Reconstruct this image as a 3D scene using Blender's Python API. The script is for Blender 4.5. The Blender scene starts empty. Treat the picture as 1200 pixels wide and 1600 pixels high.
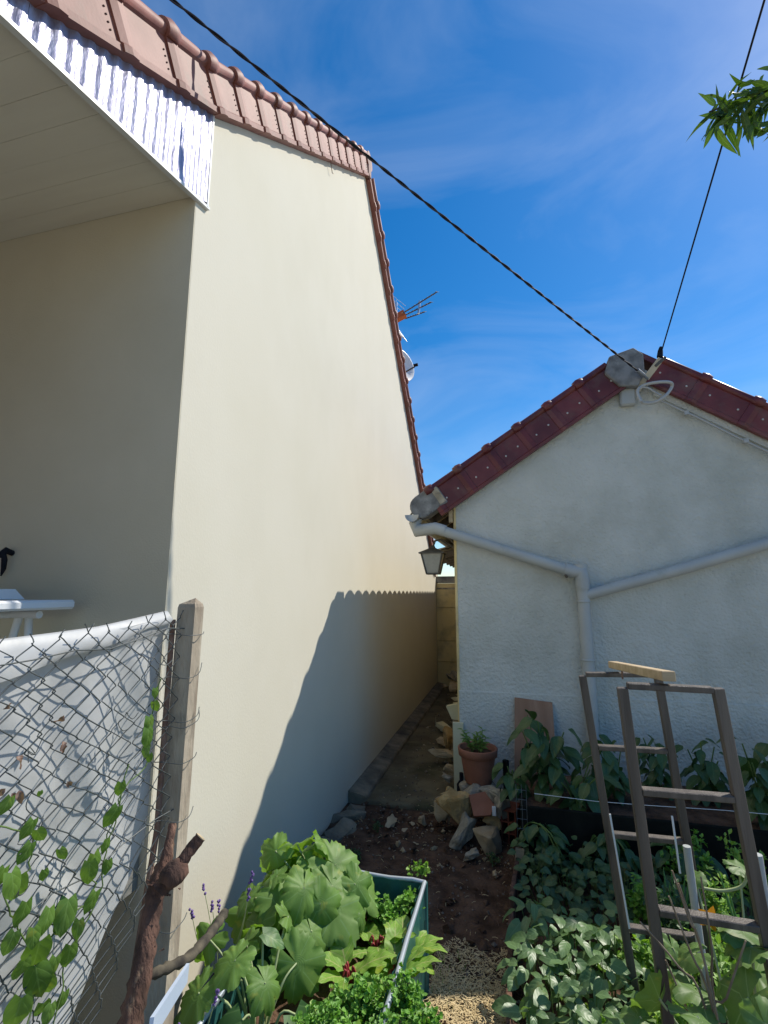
import bpy, bmesh, math, random
from mathutils import Vector, Matrix, noise, Euler
R = random.Random(7)
rad = math.radians

# ------------------------------------------------------------------ camera, sky, sun, exposure
SC = bpy.context.scene
COL = SC.collection
TILT = rad(9.5); YAW = rad(14.6); EYE = Vector((0, 0, 1.55))
cd = bpy.data.cameras.new('camera'); cam = bpy.data.objects.new('camera', cd); COL.objects.link(cam)
cam.location = EYE
cam.rotation_euler = (rad(90) + TILT, 0, YAW)
cd.sensor_fit = 'VERTICAL'; cd.sensor_height = 24; cd.lens = 24 * 750 / 1600
cd.clip_start = 0.02; cd.clip_end = 2000
SC.camera = cam

SUN = Vector((1.0, 0.90, 1.55)).normalized()          # direction towards the sun
SUN_EL = math.asin(SUN.z); SUN_ROT = math.atan2(SUN.x, SUN.y)
w = bpy.data.worlds.new('World'); SC.world = w; w.use_nodes = True
nt = w.node_tree; nt.nodes.clear()
def N(t, **k):
    n = nt.nodes.new(t)
    for a, b in k.items(): setattr(n, a, b)
    return n
out = N('ShaderNodeOutputWorld'); bg = N('ShaderNodeBackground')
sky = N('ShaderNodeTexSky', sky_type='NISHITA', sun_disc=False)
sky.sun_elevation = SUN_EL; sky.sun_rotation = SUN_ROT
sky.altitude = 200; sky.air_density = 1.0; sky.dust_density = 0.25; sky.ozone_density = 3.2
bg.inputs['Strength'].default_value = 0.125
tc = N('ShaderNodeTexCoord'); mp = N('ShaderNodeMapping'); mp.inputs['Scale'].default_value = (1.0, 1.6, 2.6)
mp.inputs['Rotation'].default_value = (0.3, 0.5, 0.9)
n1 = N('ShaderNodeTexNoise'); n1.inputs['Scale'].default_value = 2.1; n1.inputs['Detail'].default_value = 7; n1.inputs['Roughness'].default_value = 0.55; n1.inputs['Distortion'].default_value = 0.6
rp = N('ShaderNodeValToRGB'); rp.color_ramp.elements[0].position = 0.42; rp.color_ramp.elements[1].position = 0.82
rp.color_ramp.elements[1].color = (0.22, 0.22, 0.22, 1)
hs = N('ShaderNodeHueSaturation'); hs.inputs['Saturation'].default_value = 1.40; hs.inputs['Value'].default_value = 0.98
mx = N('ShaderNodeMixRGB'); mx.inputs['Color2'].default_value = (6.0, 6.6, 7.4, 1)
nt.links.new(tc.outputs['Generated'], mp.inputs[0]); nt.links.new(mp.outputs[0], n1.inputs[0])
nt.links.new(n1.outputs['Fac'], rp.inputs[0]); nt.links.new(rp.outputs[0], mx.inputs['Fac'])
nt.links.new(sky.outputs[0], hs.inputs['Color']); nt.links.new(hs.outputs[0], mx.inputs['Color1'])
nt.links.new(mx.outputs[0], bg.inputs['Color']); nt.links.new(bg.outputs[0], out.inputs[0])

sl = bpy.data.lights.new('sun', 'SUN'); so = bpy.data.objects.new('sun', sl); COL.objects.link(so)
sl.energy = 4.2; sl.angle = rad(0.5); sl.color = (1.0, 0.94, 0.83)
so.rotation_euler = (-SUN).to_track_quat('-Z', 'Y').to_euler(); so.location = (4, 4, 9)
SC.view_settings.view_transform = 'Standard'; SC.view_settings.look = 'None'
SC.view_settings.exposure = 0.30; SC.view_settings.gamma = 1; SC.view_settings.use_curve_mapping = False
SC.render.resolution_x = 768; SC.render.resolution_y = 1024

# ------------------------------------------------------------------ where things stand (surveyed from the camera station)
_fw = Vector((-math.sin(YAW) * math.cos(TILT), math.cos(YAW) * math.cos(TILT), math.sin(TILT)))
_rt = Vector((math.cos(YAW), math.sin(YAW), 0)); _up = _rt.cross(_fw)
def ray(x, y): return _fw + _rt * ((x - 600) / 750) - _up * ((y - 800) / 750)
def PX(x, y, X): r = ray(x, y); return EYE + r * (X / r.x)
def PY(x, y, Y): r = ray(x, y); return EYE + r * (Y / r.y)
def PZ(x, y, Z): r = ray(x, y); return EYE + r * ((Z - EYE.z) / r.z)

# ------------------------------------------------------------------ materials
MAT = {}
def mat(name, c1, c2=None, rough=0.8, scale=6, bump=0.0, bscale=60, metal=0, detail=6, spec=0.4, rand=0.0,
        stretch=(1, 1, 1), lo=0.35, hi=0.65, dirt=None, dscale=1.5, dlo=.55, dhi=.75, coord='Object', voro=0.0, bd=0.01, transl=0, bdetail=5):
    m = bpy.data.materials.new(name); m.use_nodes = True; t = m.node_tree
    b = t.nodes['Principled BSDF']; L = t.links.new
    b.inputs['Roughness'].default_value = rough; b.inputs['Metallic'].default_value = metal
    b.inputs['Specular IOR Level'].default_value = spec
    tc = t.nodes.new('ShaderNodeTexCoord'); mp = t.nodes.new('ShaderNodeMapping'); mp.inputs['Scale'].default_value = stretch
    L(tc.outputs[coord], mp.inputs[0])
    nz = t.nodes.new('ShaderNodeTexNoise'); nz.inputs['Scale'].default_value = scale; nz.inputs['Detail'].default_value = detail
    L(mp.outputs[0], nz.inputs[0])
    cr = t.nodes.new('ShaderNodeValToRGB'); cr.color_ramp.elements[0].position = lo; cr.color_ramp.elements[1].position = hi
    cr.color_ramp.elements[0].color = (*c1, 1); cr.color_ramp.elements[1].color = (*(c2 or c1), 1)
    L(nz.outputs['Fac'], cr.inputs[0]); col = cr.outputs[0]
    if dirt:
        d = t.nodes.new('ShaderNodeTexNoise'); d.inputs['Scale'].default_value = dscale; d.inputs['Detail'].default_value = 9; d.inputs['Roughness'].default_value = .65
        L(mp.outputs[0], d.inputs[0])
        dr = t.nodes.new('ShaderNodeValToRGB'); dr.color_ramp.elements[0].position = dlo; dr.color_ramp.elements[1].position = dhi
        L(d.outputs['Fac'], dr.inputs[0])
        mm = t.nodes.new('ShaderNodeMixRGB'); mm.inputs['Color2'].default_value = (*dirt, 1); L(dr.outputs[0], mm.inputs['Fac']); L(col, mm.inputs['Color1']); col = mm.outputs[0]
    if rand:
        oi = t.nodes.new('ShaderNodeObjectInfo'); ma = t.nodes.new('ShaderNodeMapRange')
        ma.inputs['To Min'].default_value = 1 - rand; ma.inputs['To Max'].default_value = 1 + rand
        L(oi.outputs['Random'], ma.inputs['Value'])
        h = t.nodes.new('ShaderNodeHueSaturation'); L(ma.outputs[0], h.inputs['Value']); L(col, h.inputs['Color']); col = h.outputs[0]
    L(col, b.inputs['Base Color'])
    if bump:
        bn = t.nodes.new('ShaderNodeTexNoise'); bn.inputs['Scale'].default_value = bscale; bn.inputs['Detail'].default_value = bdetail
        L(mp.outputs[0], bn.inputs[0]); hgt = bn.outputs['Fac']
        if voro:
            v = t.nodes.new('ShaderNodeTexVoronoi'); v.feature = 'SMOOTH_F1'; v.inputs['Scale'].default_value = voro
            ad = t.nodes.new('ShaderNodeMath'); ad.operation = 'ADD'; L(mp.outputs[0], v.inputs[0]); L(v.outputs['Distance'], ad.inputs[0]); L(hgt, ad.inputs[1]); hgt = ad.outputs[0]
        bp = t.nodes.new('ShaderNodeBump'); bp.inputs['Strength'].default_value = bump; bp.inputs['Distance'].default_value = bd
        L(hgt, bp.inputs['Height']); L(bp.outputs[0], b.inputs['Normal'])
    if transl:
        tr = t.nodes.new('ShaderNodeBsdfTranslucent'); ms = t.nodes.new('ShaderNodeMixShader'); ms.inputs[0].default_value = transl
        L(col, tr.inputs[0]); L(b.outputs[0], ms.inputs[1]); L(tr.outputs[0], ms.inputs[2]); L(ms.outputs[0], t.nodes['Material Output'].inputs[0])
    MAT[name] = m; return m

def leafmat(name, c1, c2, vein, nv=7, rough=0.5, transl=0.3, kind='ovate', vw=0.10, rand=.25, tcol=None, spec=.5):
    m = bpy.data.materials.new(name); m.use_nodes = True; t = m.node_tree; b = t.nodes['Principled BSDF']; L = t.links.new
    b.inputs['Roughness'].default_value = rough; b.inputs['Specular IOR Level'].default_value = spec
    oi = t.nodes.new('ShaderNodeObjectInfo'); tc = t.nodes.new('ShaderNodeTexCoord')
    nz = t.nodes.new('ShaderNodeTexNoise'); nz.inputs['Scale'].default_value = 14; L(tc.outputs['Object'], nz.inputs[0])
    ge = t.nodes.new('ShaderNodeNewGeometry')
    av = t.nodes.new('ShaderNodeMath'); av.operation = 'ADD'
    wv = t.nodes.new('ShaderNodeMath'); wv.operation = 'MULTIPLY_ADD'; wv.inputs[1].default_value = .55; wv.inputs[2].default_value = .0
    L(oi.outputs['Random'], wv.inputs[0]); 
    ir = t.nodes.new('ShaderNodeMath'); ir.operation = 'MULTIPLY'; ir.inputs[1].default_value = .45; L(ge.outputs['Random Per Island'], ir.inputs[0])
    L(wv.outputs[0], av.inputs[0]); L(ir.outputs[0], av.inputs[1])
    cr = t.nodes.new('ShaderNodeMixRGB'); cr.inputs['Color1'].default_value = (*c1, 1); cr.inputs['Color2'].default_value = (*c2, 1); L(av.outputs[0], cr.inputs['Fac'])
    h = t.nodes.new('ShaderNodeHueSaturation'); ma = t.nodes.new('ShaderNodeMapRange'); ma.inputs['To Min'].default_value = 1 - rand; ma.inputs['To Max'].default_value = 1 + rand
    L(nz.outputs['Fac'], ma.inputs['Value']); L(ma.outputs[0], h.inputs['Value']); L(cr.outputs[0], h.inputs['Color'])
    bz = t.nodes.new('ShaderNodeTexNoise'); bz.inputs['Scale'].default_value = 22; bz.inputs['Detail'].default_value = 4; bl = t.nodes.new('ShaderNodeVectorMath'); bl.operation = 'ADD'
    cx_ = t.nodes.new('ShaderNodeCombineXYZ'); mu = t.nodes.new('ShaderNodeMath'); mu.operation = 'MULTIPLY'; mu.inputs[1].default_value = 37; L(oi.outputs['Random'], mu.inputs[0]); L(mu.outputs[0], cx_.inputs[0])
    L(tc.outputs['Object'], bl.inputs[0]); L(cx_.outputs[0], bl.inputs[1]); L(bl.outputs[0], bz.inputs[0])
    br_ = t.nodes.new('ShaderNodeMapRange'); br_.inputs['From Min'].default_value = .60; br_.inputs['From Max'].default_value = .72; br_.inputs['To Max'].default_value = .55; L(bz.outputs['Fac'], br_.inputs['Value'])
    bm_ = t.nodes.new('ShaderNodeMixRGB'); bm_.inputs['Color2'].default_value = (c2[0] * 1.9, c2[1] * 1.15, c2[2] * .9, 1); L(br_.outputs[0], bm_.inputs['Fac']); L(h.outputs[0], bm_.inputs['Color1']); h = bm_
    uv = t.nodes.new('ShaderNodeUVMap'); sp = t.nodes.new('ShaderNodeSeparateXYZ'); L(uv.outputs[0], sp.inputs[0])
    def M(op, a, bb=None, c=None):
        n = t.nodes.new('ShaderNodeMath'); n.operation = op
        for i, v in enumerate((a, bb, c)):
            if v is None: continue
            if isinstance(v, (int, float)): n.inputs[i].default_value = v
            else: L(v, n.inputs[i])
        return n.outputs[0]
    U, V = sp.outputs[0], sp.outputs[1]
    if kind == 'ovate':
        va = M('ABSOLUTE', V); side = M('FRACT', M('SUBTRACT', M('MULTIPLY', U, nv), M('MULTIPLY', va, 1.6)))
        s = M('LESS_THAN', side, vw); mid = M('LESS_THAN', va, 0.06); f = M('MAXIMUM', M('MULTIPLY', s, .55), mid)
        hg = M('SINE', M('MULTIPLY', side, 3.1416))
    else:
        fr = M('ABSOLUTE', M('SUBTRACT', M('FRACT', U), .5)); f = M('LESS_THAN', M('MULTIPLY', fr, M('ADD', V, .12)), vw * .3)
        sec = M('FRACT', M('SUBTRACT', M('MULTIPLY', V, 6), M('MULTIPLY', fr, 2.5))); f = M('MAXIMUM', f, M('MULTIPLY', M('LESS_THAN', sec, .10), .12))
        hg = M('ADD', M('MULTIPLY', fr, 1.5), M('MULTIPLY', M('SINE', M('MULTIPLY', sec, 3.1416)), .12))
    mx = t.nodes.new('ShaderNodeMixRGB'); L(f, mx.inputs['Fac']); L(h.outputs[0], mx.inputs['Color1']); mx.inputs['Color2'].default_value = (*vein, 1)
    L(mx.outputs[0], b.inputs['Base Color'])
    bp = t.nodes.new('ShaderNodeBump'); bp.inputs['Strength'].default_value = .18; bp.inputs['Distance'].default_value = .002; L(hg, bp.inputs['Height']); L(bp.outputs[0], b.inputs['Normal'])
    tr = t.nodes.new('ShaderNodeBsdfTranslucent'); ms = t.nodes.new('ShaderNodeMixShader'); ms.inputs[0].default_value = transl
    tm = t.nodes.new('ShaderNodeMixRGB'); tm.blend_type = 'MULTIPLY'; tm.inputs['Fac'].default_value = 1; tm.inputs['Color2'].default_value = (*(tcol or (1.5, 1.6, .55)), 1)
    L(mx.outputs[0], tm.inputs['Color1']); L(tm.outputs[0], tr.inputs[0]); L(bp.outputs[0], tr.inputs['Normal'])
    L(b.outputs[0], ms.inputs[1]); L(tr.outputs[0], ms.inputs[2]); L(ms.outputs[0], t.nodes['Material Output'].inputs[0])
    MAT[name] = m; return m

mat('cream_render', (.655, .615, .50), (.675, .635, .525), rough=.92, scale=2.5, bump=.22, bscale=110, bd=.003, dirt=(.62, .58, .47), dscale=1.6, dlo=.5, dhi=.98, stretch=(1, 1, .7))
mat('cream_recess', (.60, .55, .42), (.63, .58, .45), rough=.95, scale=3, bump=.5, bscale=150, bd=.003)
mat('soffit_paint', (.68, .645, .55), (.72, .69, .59), rough=.8, scale=4, bump=.25, bscale=40, stretch=(.3, 3, 1), bd=.002)
mat('roughcast', (.56, .575, .53), (.63, .64, .60), rough=.93, scale=3, bump=.8, bscale=80, bd=.010, voro=48, dirt=(.38, .385, .33), dscale=1.1, dlo=.48, dhi=.8, bdetail=3)
mat('yellow_render', (.74, .58, .27), (.78, .63, .33), rough=.9, scale=3, bump=.5, bscale=60, bd=.006, dirt=(.36, .30, .19), dscale=2.4, dlo=.5, dhi=.7)
mat('pink_tile', (.22, .078, .058), (.30, .125, .098), rough=.62, scale=9, bump=.25, bscale=80, bd=.002, rand=.10, dirt=(.16, .11, .085), dscale=7, dlo=.5, dhi=.8)
mat('roll_tile', (.20, .10, .075), (.27, .15, .12), rough=.7, scale=20, bump=.3, bscale=90, bd=.003, rand=.08)
mat('dark_hole', (.05, .025, .02))
mat('red_tile', (.105, .022, .026), (.17, .038, .04), rough=.38, scale=7, bump=.12, bscale=50, bd=.002, rand=.13, dirt=(.15, .085, .07), dscale=6, dlo=.52, dhi=.8)
mat('nail_head', (.5, .5, .5), rough=.4)
mat('zinc', (.26, .25, .34), (.38, .37, .48), rough=.42, metal=.6, scale=30, bump=.5, bscale=120, bd=.004, stretch=(1, 1, .35), bdetail=9, dirt=(.42, .42, .52), dscale=40, dlo=.45, dhi=.6)
mat('white_trim', (.66, .68, .68), rough=.4)
mat('old_concrete', (.20, .195, .18), (.34, .33, .30), rough=.95, scale=9, bump=.8, bscale=60, bd=.006, dirt=(.10, .10, .085), dscale=4, dlo=.48, dhi=.7)
mat('cap_concrete', (.12, .125, .13), (.26, .265, .27), rough=.9, scale=12, bump=.5, bscale=50, bd=.004, dirt=(.38, .39, .38), dscale=7, dlo=.55, dhi=.68)
mat('post_concrete', (.27, .22, .165), (.46, .40, .31), rough=.95, scale=14, bump=.9, bscale=90, bd=.005, dirt=(.12, .11, .09), dscale=10, dlo=.55, dhi=.75, stretch=(1, 1, .3))
mat('kerb_concrete', (.17, .145, .10), (.31, .265, .19), rough=.95, scale=8, bump=.7, bscale=60, bd=.006, dirt=(.07, .065, .055), dscale=3, dlo=.45, dhi=.7)
mat('mossy_slab', (.10, .082, .048), (.19, .16, .095), rough=.85, scale=4, bump=.6, bscale=45, bd=.006, dirt=(.045, .05, .02), dscale=2.2, dlo=.5, dhi=.7)
mat('soil', (.055, .032, .021), (.15, .09, .06), rough=1, scale=9, bump=1, bscale=45, bd=.02, detail=10, dirt=(.12, .085, .062), dscale=3, dlo=.55, dhi=.72, spec=.15)
mat('bounce_gravel', (.36, .32, .245), (.46, .41, .31), rough=1, scale=7, bump=.8, bscale=60, dirt=(.20, .21, .10), dscale=.5, dlo=.6, dhi=.75)  # unseen outer ground, added pale to bounce warm light onto the shaded walls
mat('lawn_ground', (.05, .06, .025), (.09, .10, .04), rough=1, scale=3, bump=.6, bscale=30)
mat('pvc', (.40, .42, .42), (.47, .49, .48), rough=.5, scale=4, bump=.1, bscale=20, dirt=(.30, .32, .28), dscale=5, dlo=.55, dhi=.8)
mat('joint_grime', (.12, .10, .08), rough=.8)
mat('grey_wood', (.05, .04, .034), (.12, .098, .08), rough=.5, spec=.6, scale=5, bump=.6, bscale=40, stretch=(6, 6, .5), bd=.003, rand=.12)
mat('pale_wood', (.42, .31, .18), (.55, .43, .27), rough=.75, scale=5, bump=.4, bscale=40, stretch=(.6, 6, 6), bd=.002)
mat('bark_wood', (.05, .028, .021), (.17, .09, .062), rough=.9, scale=14, bump=1, bscale=60, stretch=(2, 2, .5), bd=.008, dirt=(.40, .27, .17), dscale=9, dlo=.6, dhi=.72)
mat('branch_bark', (.035, .03, .024), (.13, .11, .075), rough=.9, scale=26, bump=.8, bscale=60, bd=.004)
mat('plywood', (.30, .165, .10), (.37, .215, .14), rough=.7, scale=3, bump=.15, bscale=30, stretch=(4, 1, .6), dirt=(.46, .30, .21), dscale=3, dlo=.6, dhi=.72)
mat('yellow_board', (.62, .57, .36), (.68, .64, .44), rough=.7, scale=5, bump=.15, bscale=30, dirt=(.45, .38, .22), dscale=4, dlo=.6, dhi=.8)
mat('terracotta', (.24, .095, .055), (.31, .125, .075), rough=.75, scale=8, bump=.2, bscale=60, dirt=(.34, .20, .14), dscale=5, dlo=.6, dhi=.8)
mat('brick_red', (.13, .035, .022), (.20, .06, .035), rough=.85, scale=14, bump=.5, bscale=80, bd=.003)
mat('stone_ochre', (.36, .22, .08), (.55, .38, .17), rough=.9, scale=11, bump=1, bscale=40, bd=.01, dirt=(.20, .14, .08), dscale=9, dlo=.5, dhi=.7)
mat('stone_grey', (.28, .245, .18), (.46, .41, .32), rough=.92, scale=12, bump=1, bscale=40, bd=.01, dirt=(.13, .11, .09), dscale=9, dlo=.5, dhi=.7)
mat('stone_tan', (.36, .27, .16), (.50, .40, .26), rough=.9, scale=10, bump=.6, bscale=60, bd=.006)
mat('white_plastic', (.72, .74, .76), rough=.35)
mat('tarp', (.52, .535, .54), (.60, .61, .61), rough=.42, scale=3, bump=.3, bscale=8, bd=.01, transl=.22, dirt=(.40, .40, .38), dscale=4, dlo=.5, dhi=.8)
mat('planter_green', (.025, .11, .105), (.035, .14, .13), rough=.45, scale=5, bump=.1, bscale=30, dirt=(.02, .06, .055), dscale=6)
mat('planter_rim', (.42, .47, .54), (.5, .55, .6), rough=.35, metal=.5)
mat('pale_edging', (.42, .50, .62), (.5, .58, .68), rough=.5)
mat('wire', (.07, .085, .085), (.13, .14, .14), rough=.5, metal=.4)
mat('rusty_rod', (.18, .10, .07), (.26, .17, .13), rough=.9, scale=30, bump=.5)
mat('black_rubber', (.010, .011, .016), rough=.7, spec=.2)
mat('cable_sheath', (.03, .032, .045), rough=.6, spec=.3)
mat('steel_strand', (.25, .27, .30), rough=.4, metal=.7)
mat('grey_cable', (.42, .43, .43), rough=.5)
mat('cream_metal', (.56, .52, .42), (.62, .58, .48), rough=.5, scale=20, dirt=(.25, .20, .15), dscale=14, dlo=.6, dhi=.75)
mat('alu', (.7, .72, .75), rough=.3, metal=.9)
mat('orange_plastic', (.50, .12, .02), rough=.5)
mat('lamp_glass', (.40, .38, .32), (.46, .44, .38), rough=.5, scale=12, dirt=(.3, .28, .23), dscale=8)
mat('lamp_metal', (.07, .065, .055), (.12, .11, .09), rough=.6, scale=20)
mat('mortar_crack', (.10, .08, .05), rough=1)
mat('stem_green', (.10, .17, .04), (.14, .22, .06), rough=.6, transl=.15)
mat('stem_red', (.28, .03, .04), (.35, .06, .05), rough=.5)
mat('stem_pale', (.30, .36, .16), (.36, .42, .22), rough=.6)
mat('dry_stem', (.17, .12, .08), (.30, .23, .16), rough=.9, scale=20)
mat('straw', (.52, .39, .20), (.68, .54, .31), rough=.85, scale=30)
mat('bark_chip', (.09, .05, .035), (.20, .12, .085), rough=.95, scale=20)
mat('pebble', (.10, .085, .07), (.24, .20, .165), rough=.9, scale=25, bump=.4)
mat('lavender_bloom', (.13, .07, .24), (.22, .14, .36), rough=.8, scale=40)
mat('petal_yellow', (.75, .30, .02), (.8, .42, .03), rough=.5, transl=.3)
mat('shade_and_stake_black', (.008, .009, .008), (.016, .017, .014), rough=.9, spec=.1, scale=10, bump=.3, bscale=30)  # near-black holding the shade under the peppers; also colours the dark stake
leafmat('leaf_mallow', (.11, .22, .040), (.20, .34, .07), (.19, .33, .10), nv=5, kind='polar', vw=.07, transl=.36, rough=.55)
leafmat('leaf_broad', (.06, .15, .04), (.10, .21, .06), (.17, .29, .10), nv=4, transl=.28)
leafmat('leaf_chard', (.16, .32, .045), (.24, .41, .06), (.40, .44, .16), nv=7, transl=.3, vw=.14)
leafmat('leaf_parsley', (.12, .30, .035), (.22, .44, .06), (.16, .34, .07), nv=3, transl=.25)
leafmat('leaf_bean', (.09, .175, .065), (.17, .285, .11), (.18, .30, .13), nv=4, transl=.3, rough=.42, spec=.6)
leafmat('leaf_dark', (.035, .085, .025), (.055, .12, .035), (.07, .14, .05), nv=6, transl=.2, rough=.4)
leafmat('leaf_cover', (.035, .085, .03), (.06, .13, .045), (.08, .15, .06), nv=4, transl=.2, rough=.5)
leafmat('leaf_squash', (.10, .20, .05), (.18, .29, .08), (.22, .33, .13), nv=5, kind='polar', vw=.06, transl=.42, rough=.5)
leafmat('leaf_vine', (.09, .19, .03), (.16, .28, .05), (.17, .29, .07), nv=3, transl=.3)
leafmat('leaf_vine_dry', (.16, .09, .09), (.26, .16, .12), (.2, .15, .1), nv=6, transl=.2)
leafmat('leaf_peach', (.03, .08, .015), (.09, .16, .025), (.12, .2, .05), nv=5, transl=.3)
leafmat('leaf_lime', (.16, .32, .04), (.24, .42, .06), (.3, .46, .12), nv=5, transl=.3)
leafmat('leaf_onion', (.10, .26, .05), (.17, .36, .09), (.1, .25, .08), nv=1, transl=.2, rough=.35)

# ------------------------------------------------------------------ geometry helpers
class G:
    def __init__(s): s.v = []; s.f = []; s.m = []; s.s = []; s.uv = {}
    def add(s, v, f, m=0, smooth=False, uvs=None):
        o = len(s.v); s.v += [tuple(p) for p in v]
        for i, q in enumerate(f):
            if uvs: s.uv[len(s.f)] = [uvs[k] for k in q]
            s.f.append(tuple(k + o for k in q)); s.m.append(m); s.s.append(smooth)
        return s
    def box(s, a, b, m=0, M=None, bev=0):
        if bev:
            bm = bmesh.new(); bmesh.ops.create_cube(bm, size=1)
            for v in bm.verts:
                v.co = Vector([(a[i] + b[i]) / 2 + v.co[i] * (b[i] - a[i]) for i in range(3)])
            bmesh.ops.bevel(bm, geom=bm.edges[:], offset=bev, segments=1, affect='EDGES')
            bm.verts.index_update(); v = [x.co.copy() for x in bm.verts]; f = [[q.index for q in x.verts] for x in bm.faces]; bm.free()
        else:
            v = [Vector((x, y, z)) for x in (a[0], b[0]) for y in (a[1], b[1]) for z in (a[2], b[2])]
            f = [(0, 1, 3, 2), (4, 6, 7, 5), (0, 4, 5, 1), (2, 3, 7, 6), (0, 2, 6, 4), (1, 5, 7, 3)]
        if M: v = [M @ x for x in v]
        return s.add(v, f, m)
    def beam(s, p, q, w, h, m=0, up=Vector((0, 0, 1)), bev=0.0):
        p = Vector(p); q = Vector(q); d = (q - p); L = d.length; d.normalize(); x = d.cross(up).normalized(); z = x.cross(d)
        M = Matrix(((x.x, d.x, z.x, p.x), (x.y, d.y, z.y, p.y), (x.z, d.z, z.z, p.z), (0, 0, 0, 1)))
        return s.box((-w / 2, 0, -h / 2), (w / 2, L, h / 2), m, M, bev)
    def tube(s, pts, r, n=8, m=0, smooth=True, caps=True, jit=0, rot0=0):
        pts = [Vector(p) for p in pts]
        if not isinstance(r, (list, tuple)): r = [r] * len(pts)
        v = []; f = []; prev = None
        for i, p in enumerate(pts):
            d = (pts[min(i + 1, len(pts) - 1)] - pts[max(i - 1, 0)])
            if d.length < 1e-9: d = Vector((0, 0, 1))
            d.normalize()
            if prev is None:
                a = Vector((0, 0, 1)) if abs(d.z) < .9 else Vector((1, 0, 0)); x = d.cross(a).normalized()
            else:
                x = (prev - d * prev.dot(d)).normalized()
            prev = x; y = d.cross(x)
            for k in range(n):
                t = 2 * math.pi * k / n + rot0; rr = r[i] * (1 + (R.uniform(-jit, jit) if jit else 0))
                v.append(p + (x * math.cos(t) + y * math.sin(t)) * rr)
        for i in range(len(pts) - 1):
            for k in range(n):
                f.append((i * n + k, i * n + (k + 1) % n, (i + 1) * n + (k + 1) % n, (i + 1) * n + k))
        s.add(v, f, m, smooth)
        if caps:
            L = len(pts) - 1
            s.add(v[:n], [tuple(reversed(range(n)))], m); s.add(v[L * n:], [tuple(range(n))], m)
        return s
    def lathe(s, prof, n=24, m=0, c=(0, 0, 0), smooth=True, M=None):
        v = []; f = []
        for (r, z) in prof:
            for k in range(n):
                t = 2 * math.pi * k / n; v.append(Vector((c[0] + r * math.cos(t), c[1] + r * math.sin(t), c[2] + z)))
        for i in range(len(prof) - 1):
            for k in range(n): f.append((i * n + k, i * n + (k + 1) % n, (i + 1) * n + (k + 1) % n, (i + 1) * n + k))
        if M: v = [M @ x for x in v]
        return s.add(v, f, m, smooth)
    def sweep(s, prof, p, q, m=0, smooth=False, close=True):
        # prof: list of offset vectors, swept from p to q
        n = len(prof); v = [Vector(p) + Vector(o) for o in prof] + [Vector(q) + Vector(o) for o in prof]
        f = [(i, (i + 1) % n, n + (i + 1) % n, n + i) for i in range(n if close else n - 1)]
        s.add(v, f, m, smooth)
        if close: s.add(v, [tuple(range(n))[::-1], tuple(range(n, 2 * n))], m)
        return s
    def mesh(s, name, mats):
        me = bpy.data.meshes.new(name); me.from_pydata([tuple(x) for x in s.v], [], s.f)
        for a in ([mats] if isinstance(mats, str) else mats): me.materials.append(MAT[a])
        me.polygons.foreach_set('material_index', s.m); me.polygons.foreach_set('use_smooth', s.s)
        if s.uv:
            ul = me.uv_layers.new(name='UVMap')
            for pi, q in s.uv.items():
                ls = me.polygons[pi].loop_start
                for k, c in enumerate(q): ul.data[ls + k].uv = c
        me.update(); return me
    def obj(s, name, mats, parent=None, org=None, **kw):
        p = Vector(org) if org is not None else (Vector((0, 0, 0)))
        base = parent_loc(parent)
        if org is None: p = Vector((0, 0, 0)) if parent is None else base
        s.v = [tuple(Vector(x) - p) for x in s.v]
        o = bpy.data.objects.new(name, s.mesh(name, mats)); COL.objects.link(o)
        o.parent = parent; o.location = p - base
        return tag(o, **kw)
def bevel_obj(o, w):
    bm = bmesh.new(); bm.from_mesh(o.data); bmesh.ops.bevel(bm, geom=[e for e in bm.edges if e.calc_face_angle(0) > .35], offset=w, segments=3, affect='EDGES', profile=.6)
    for v in bm.verts: v.co += v.co.normalized() * .004 * noise.noise(v.co * 25)
    bm.to_mesh(o.data); bm.free()
def parent_loc(o):
    v = Vector((0, 0, 0))
    while o is not None: v += Vector(o.location); o = o.parent
    return v
def tag(o, label=None, cat=None, group=None, kind=None):
    if label: o['label'] = label
    if cat: o['category'] = cat
    if group: o['group'] = group
    if kind: o['kind'] = kind
    return o
def thing(name, loc, label, cat, group=None):
    o = bpy.data.objects.new(name, None); COL.objects.link(o); o.location = loc; o.empty_display_size = .05
    return tag(o, label, cat, group)
def inst(name, me, M, parent, **kw):
    o = bpy.data.objects.new(name, me); COL.objects.link(o); o.parent = parent
    o.matrix_basis = Matrix.Translation(-parent_loc(parent)) @ M
    return tag(o, **kw)
def orient(p, fwd, nrm, sc=1.0):
    y = Vector(fwd).normalized(); z = Vector(nrm); z = (z - y * z.dot(y))
    if z.length < 1e-4: z = Vector((1, 0, 0)) - y * y.x
    z.normalize(); x = y.cross(z)
    return Matrix.LocRotScale(Vector(p), Matrix((x, y, z)).transposed(), Vector((sc, sc, sc)))

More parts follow.
